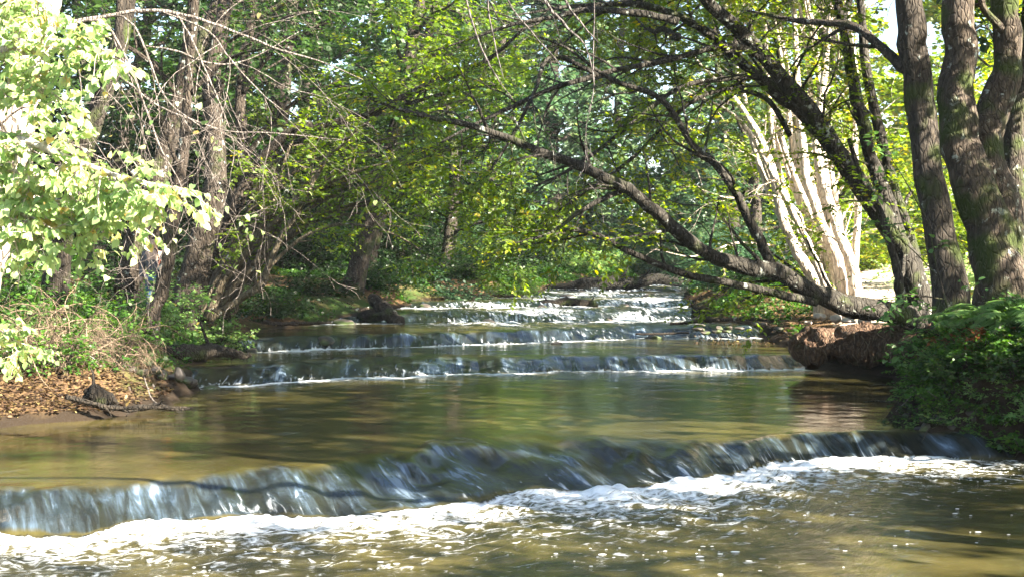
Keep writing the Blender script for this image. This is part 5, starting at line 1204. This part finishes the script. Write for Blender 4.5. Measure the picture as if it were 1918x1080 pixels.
for i in range(14):
    px = rg.uniform(1300, 1480); py = rg.uniform(603, 622); p = P(px, py, 31.5)
    rock('bar_stone', p[0], p[1], p[2] - .02, (rg.uniform(.08, .2), rg.uniform(.08, .15), rg.uniform(.03, .06)), 'low wet stone on the leaf-strewn gravel bar at the right bank', 'stone_wet', 660 + i, 'stones on the gravel bar')
# leaves collected on the bar, floating foam flecks
rng = np.random.default_rng(5)
n = 450; px = rng.uniform(1300, 1500, n); py = rng.uniform(598, 628, n); dd = rng.uniform(30.5, 33.5, n)
x = (px - 959) / FPX * dd; y = dd; z = np.maximum(water_z(x, y), ground_z(x, y)) + .015
tag(leaf_obj('stranded_leaves', M['leaf_dry'], None, np.stack([x, y, z], 1), rng.normal(0, 1, (n, 3)) * [1, 1, .3], rng.normal(0, .4, (n, 3)) + [0, -.1, 1], rng.uniform(.03, .07, n), 'oval', rng, False), 'orange leaves washed up in the shallows by the right bank', 'leaves', kind='stuff')

def bubbles(n, seed):
    rng = np.random.default_rng(seed)
    x = rng.uniform(-5, 6.2, n * 4); y = rng.uniform(8.5, 15.5, n * 4)
    yf = I(x, WF[0][0]); d = yf - y
    clus = N1.fbm(x * .8, y * 1.6, 3)
    k = (d > .6) & (clus > .04) & (rng.random(n * 4) < np.exp(-np.maximum(d - .8, 0) / 1.5)); x = x[k][:n]; y = y[k][:n]
    z = water_z(x, y); r = rng.uniform(.003, .009, len(x)) * np.where(rng.random(len(x)) < .06, 1.7, 1)
    nu = 7; th = np.arange(nu) * 2 * PI / nu
    ring = lambda a, h: np.stack([np.cos(th) * a, np.sin(th) * a, np.full(nu, h)], -1)
    T_ = np.vstack([ring(1.15, -.2), ring(.8, .3), [[0, 0, .5]]])
    st = np.stack([rng.uniform(1, 3.2, len(x)), np.ones(len(x)), .6 * np.ones(len(x))], -1)
    V = np.stack([x, y, z + .003], 1)[:, None] + T_[None] * (r[:, None] * st)[:, None]
    j = np.arange(nu); Q = np.stack([j, (j + 1) % nu, nu + (j + 1) % nu, nu + j], -1); T2 = np.stack([nu + j, nu + (j + 1) % nu, np.full(nu, 2 * nu)], -1)
    o = np.arange(len(x))[:, None, None] * (2 * nu + 1)
    me = raw_mesh('foam_flecks', V.reshape(-1, 3), [(o + Q[None]).reshape(-1, 4), (o + T2[None]).reshape(-1, 3)], True)
    M['foam'] = plain('foam', (.75, .78, .8), .35)
    tag(link('foam_flecks', me, M['foam']), 'white foam flecks drifting below the nearest ledge', 'foam', kind='stuff')
bubbles(1500, 3)

# ------------------------------------------------------------------ the person half hidden among the left trunks
def person(px, d):
    p = P(px, 500, d); x = p[0]; z0 = gz(x, d)
    t = thing('person', (x, d, z0), 'person in dark grey jacket and blue trousers with an orange bag, half hidden by trunks', 'person')
    def skin(name, verts, edges, rad, mat):
        me = bpy.data.meshes.new(name); me.from_pydata(verts, edges, []); o = bpy.data.objects.new(name, me); scene.collection.objects.link(o)
        md = o.modifiers.new('s', 'SKIN'); md.use_smooth_shade = True
        for v, r in zip(me.skin_vertices[0].data, rad): v.radius = r if isinstance(r, tuple) else (r, r)
        me.skin_vertices[0].data[0].use_root = True
        sb = o.modifiers.new('d', 'SUBSURF'); sb.levels = 2; sb.render_levels = 2
        me.materials.append(mat); o.parent = t
        return o
    sk_ = plain('skin', (.5, .32, .24), .6)
    V = [(0, 0, .95), (0, 0, 1.15), (0, 0, 1.38), (0, -.01, 1.5), (0, -.02, 1.6), (0, -.02, 1.72),
         (.19, 0, 1.42), (.25, -.03, 1.15), (.24, -.16, .95), (.23, -.22, .88), (-.19, 0, 1.42), (-.25, .02, 1.15), (-.25, -.05, .92), (-.25, -.07, .84),
         (.1, 0, .9), (.11, -.02, .5), (.11, .02, .1), (.11, -.12, .04), (-.1, 0, .9), (-.12, .05, .5), (-.12, .1, .1), (-.12, -.03, .04)]
    E = [(0, 1), (1, 2), (2, 3), (3, 4), (4, 5), (2, 6), (6, 7), (7, 8), (8, 9), (2, 10), (10, 11), (11, 12), (12, 13), (0, 14), (14, 15), (15, 16), (16, 17), (0, 18), (18, 19), (19, 20), (20, 21)]
    R_ = [(.15, .1), (.14, .1), (.16, .1), .055, (.075, .09), (.07, .085), .06, .045, .035, .03, .06, .045, .035, .03, .085, .06, .042, .035, .085, .06, .042, .035]
    skin('body', V, E, R_, sk_)
    grow = lambda r, g: tuple(a + g for a in r) if isinstance(r, tuple) else r + g
    ids = [1, 2, 6, 7, 8, 10, 11, 12, 0]
    mp = {q: i for i, q in enumerate(ids)}
    skin('jacket', [V[i] for i in ids], [(mp[a], mp[b]) for a, b in [(0, 1), (1, 2), (2, 6), (6, 7), (7, 8), (2, 10), (10, 11), (11, 12)]], [grow(R_[i], .022) for i in ids], plain('grey_cloth', (.07, .07, .085)))
    ids = [0, 14, 15, 16, 18, 19, 20]; mp = {q: i for i, q in enumerate(ids)}
    skin('trousers', [V[i] for i in ids], [(mp[a], mp[b]) for a, b in [(0, 14), (14, 15), (15, 16), (0, 18), (18, 19), (19, 20)]], [grow(R_[i], .02) for i in ids], plain('blue_cloth', (.03, .1, .2)))
    skin('hair', [(0, .02, 1.7), (0, .02, 1.76)], [(0, 1)], [(.085, .09), (.06, .06)], plain('dark_hair', (.03, .02, .015)))
    skin_b = skin
    b = thing('shoulder_bag', (x + .22, d - .16, z0 + 1.15), 'small orange bag carried by the half hidden person', 'bag')
    m = MB(); nu, nv = 16, 12
    th = np.arange(nu) * 2 * PI / nu; ph = np.linspace(0, PI, nv); TH, PH = np.meshgrid(th, ph)
    sg = lambda v, e: np.sign(v) * np.abs(v) ** e
    q = np.stack([sg(np.cos(TH), .5) * sg(np.sin(PH), .5) * .1, sg(np.sin(TH), .5) * sg(np.sin(PH), .5) * .06, sg(np.cos(PH), .5) * .14], -1).reshape(-1, 3) + np.array(b['o'])
    i = np.arange(nv - 1)[:, None] * nu; j = np.arange(nu)[None]
    m.add(q, np.stack([i + j, i + nu + j, i + nu + (j + 1) % nu, i + (j + 1) % nu], -1).reshape(-1, 4)); m.build('pouch', plain('orange_cloth', (.75, .12, .03)), b)
    m = MB(); o = np.array(b['o']); m.tube(curve([o + [-.08, 0, .1], o + [-.12, .02, .3], o + [-.2, .1, .36], o + [-.3, .2, .28]], [.012] * 4, 4)[0], .012, 6); m.build('strap', M['bark_wet'], b)
person(289, 28.3)

# ------------------------------------------------------------------ thin air haze under the trees
hx = MB(); lo = np.array([-125., -62., -3.]); hi = np.array([125., 302., 45.])
V = np.array([[x, y, z] for x in (lo[0], hi[0]) for y in (lo[1], hi[1]) for z in (lo[2], hi[2])])
hx.add(V, np.array([[0, 1, 3, 2], [4, 6, 7, 5], [0, 4, 5, 1], [2, 3, 7, 6], [0, 2, 6, 4], [1, 5, 7, 3]]))
hm, hnt, HN, HL = new_mat('thin_haze')
ho = nd(HN, 'ShaderNodeOutputMaterial'); pv = nd(HN, 'ShaderNodeVolumePrincipled')
pv.inputs['Color'].default_value = (.85, .93, 1, 1); pv.inputs['Density'].default_value = .00025
HL.new(pv.outputs[0], ho.inputs['Volume'])
tag(hx.build('haze', hm, None, (0, 0, 0), False), 'thin bluish haze in the air of the wood', 'haze', kind='stuff')
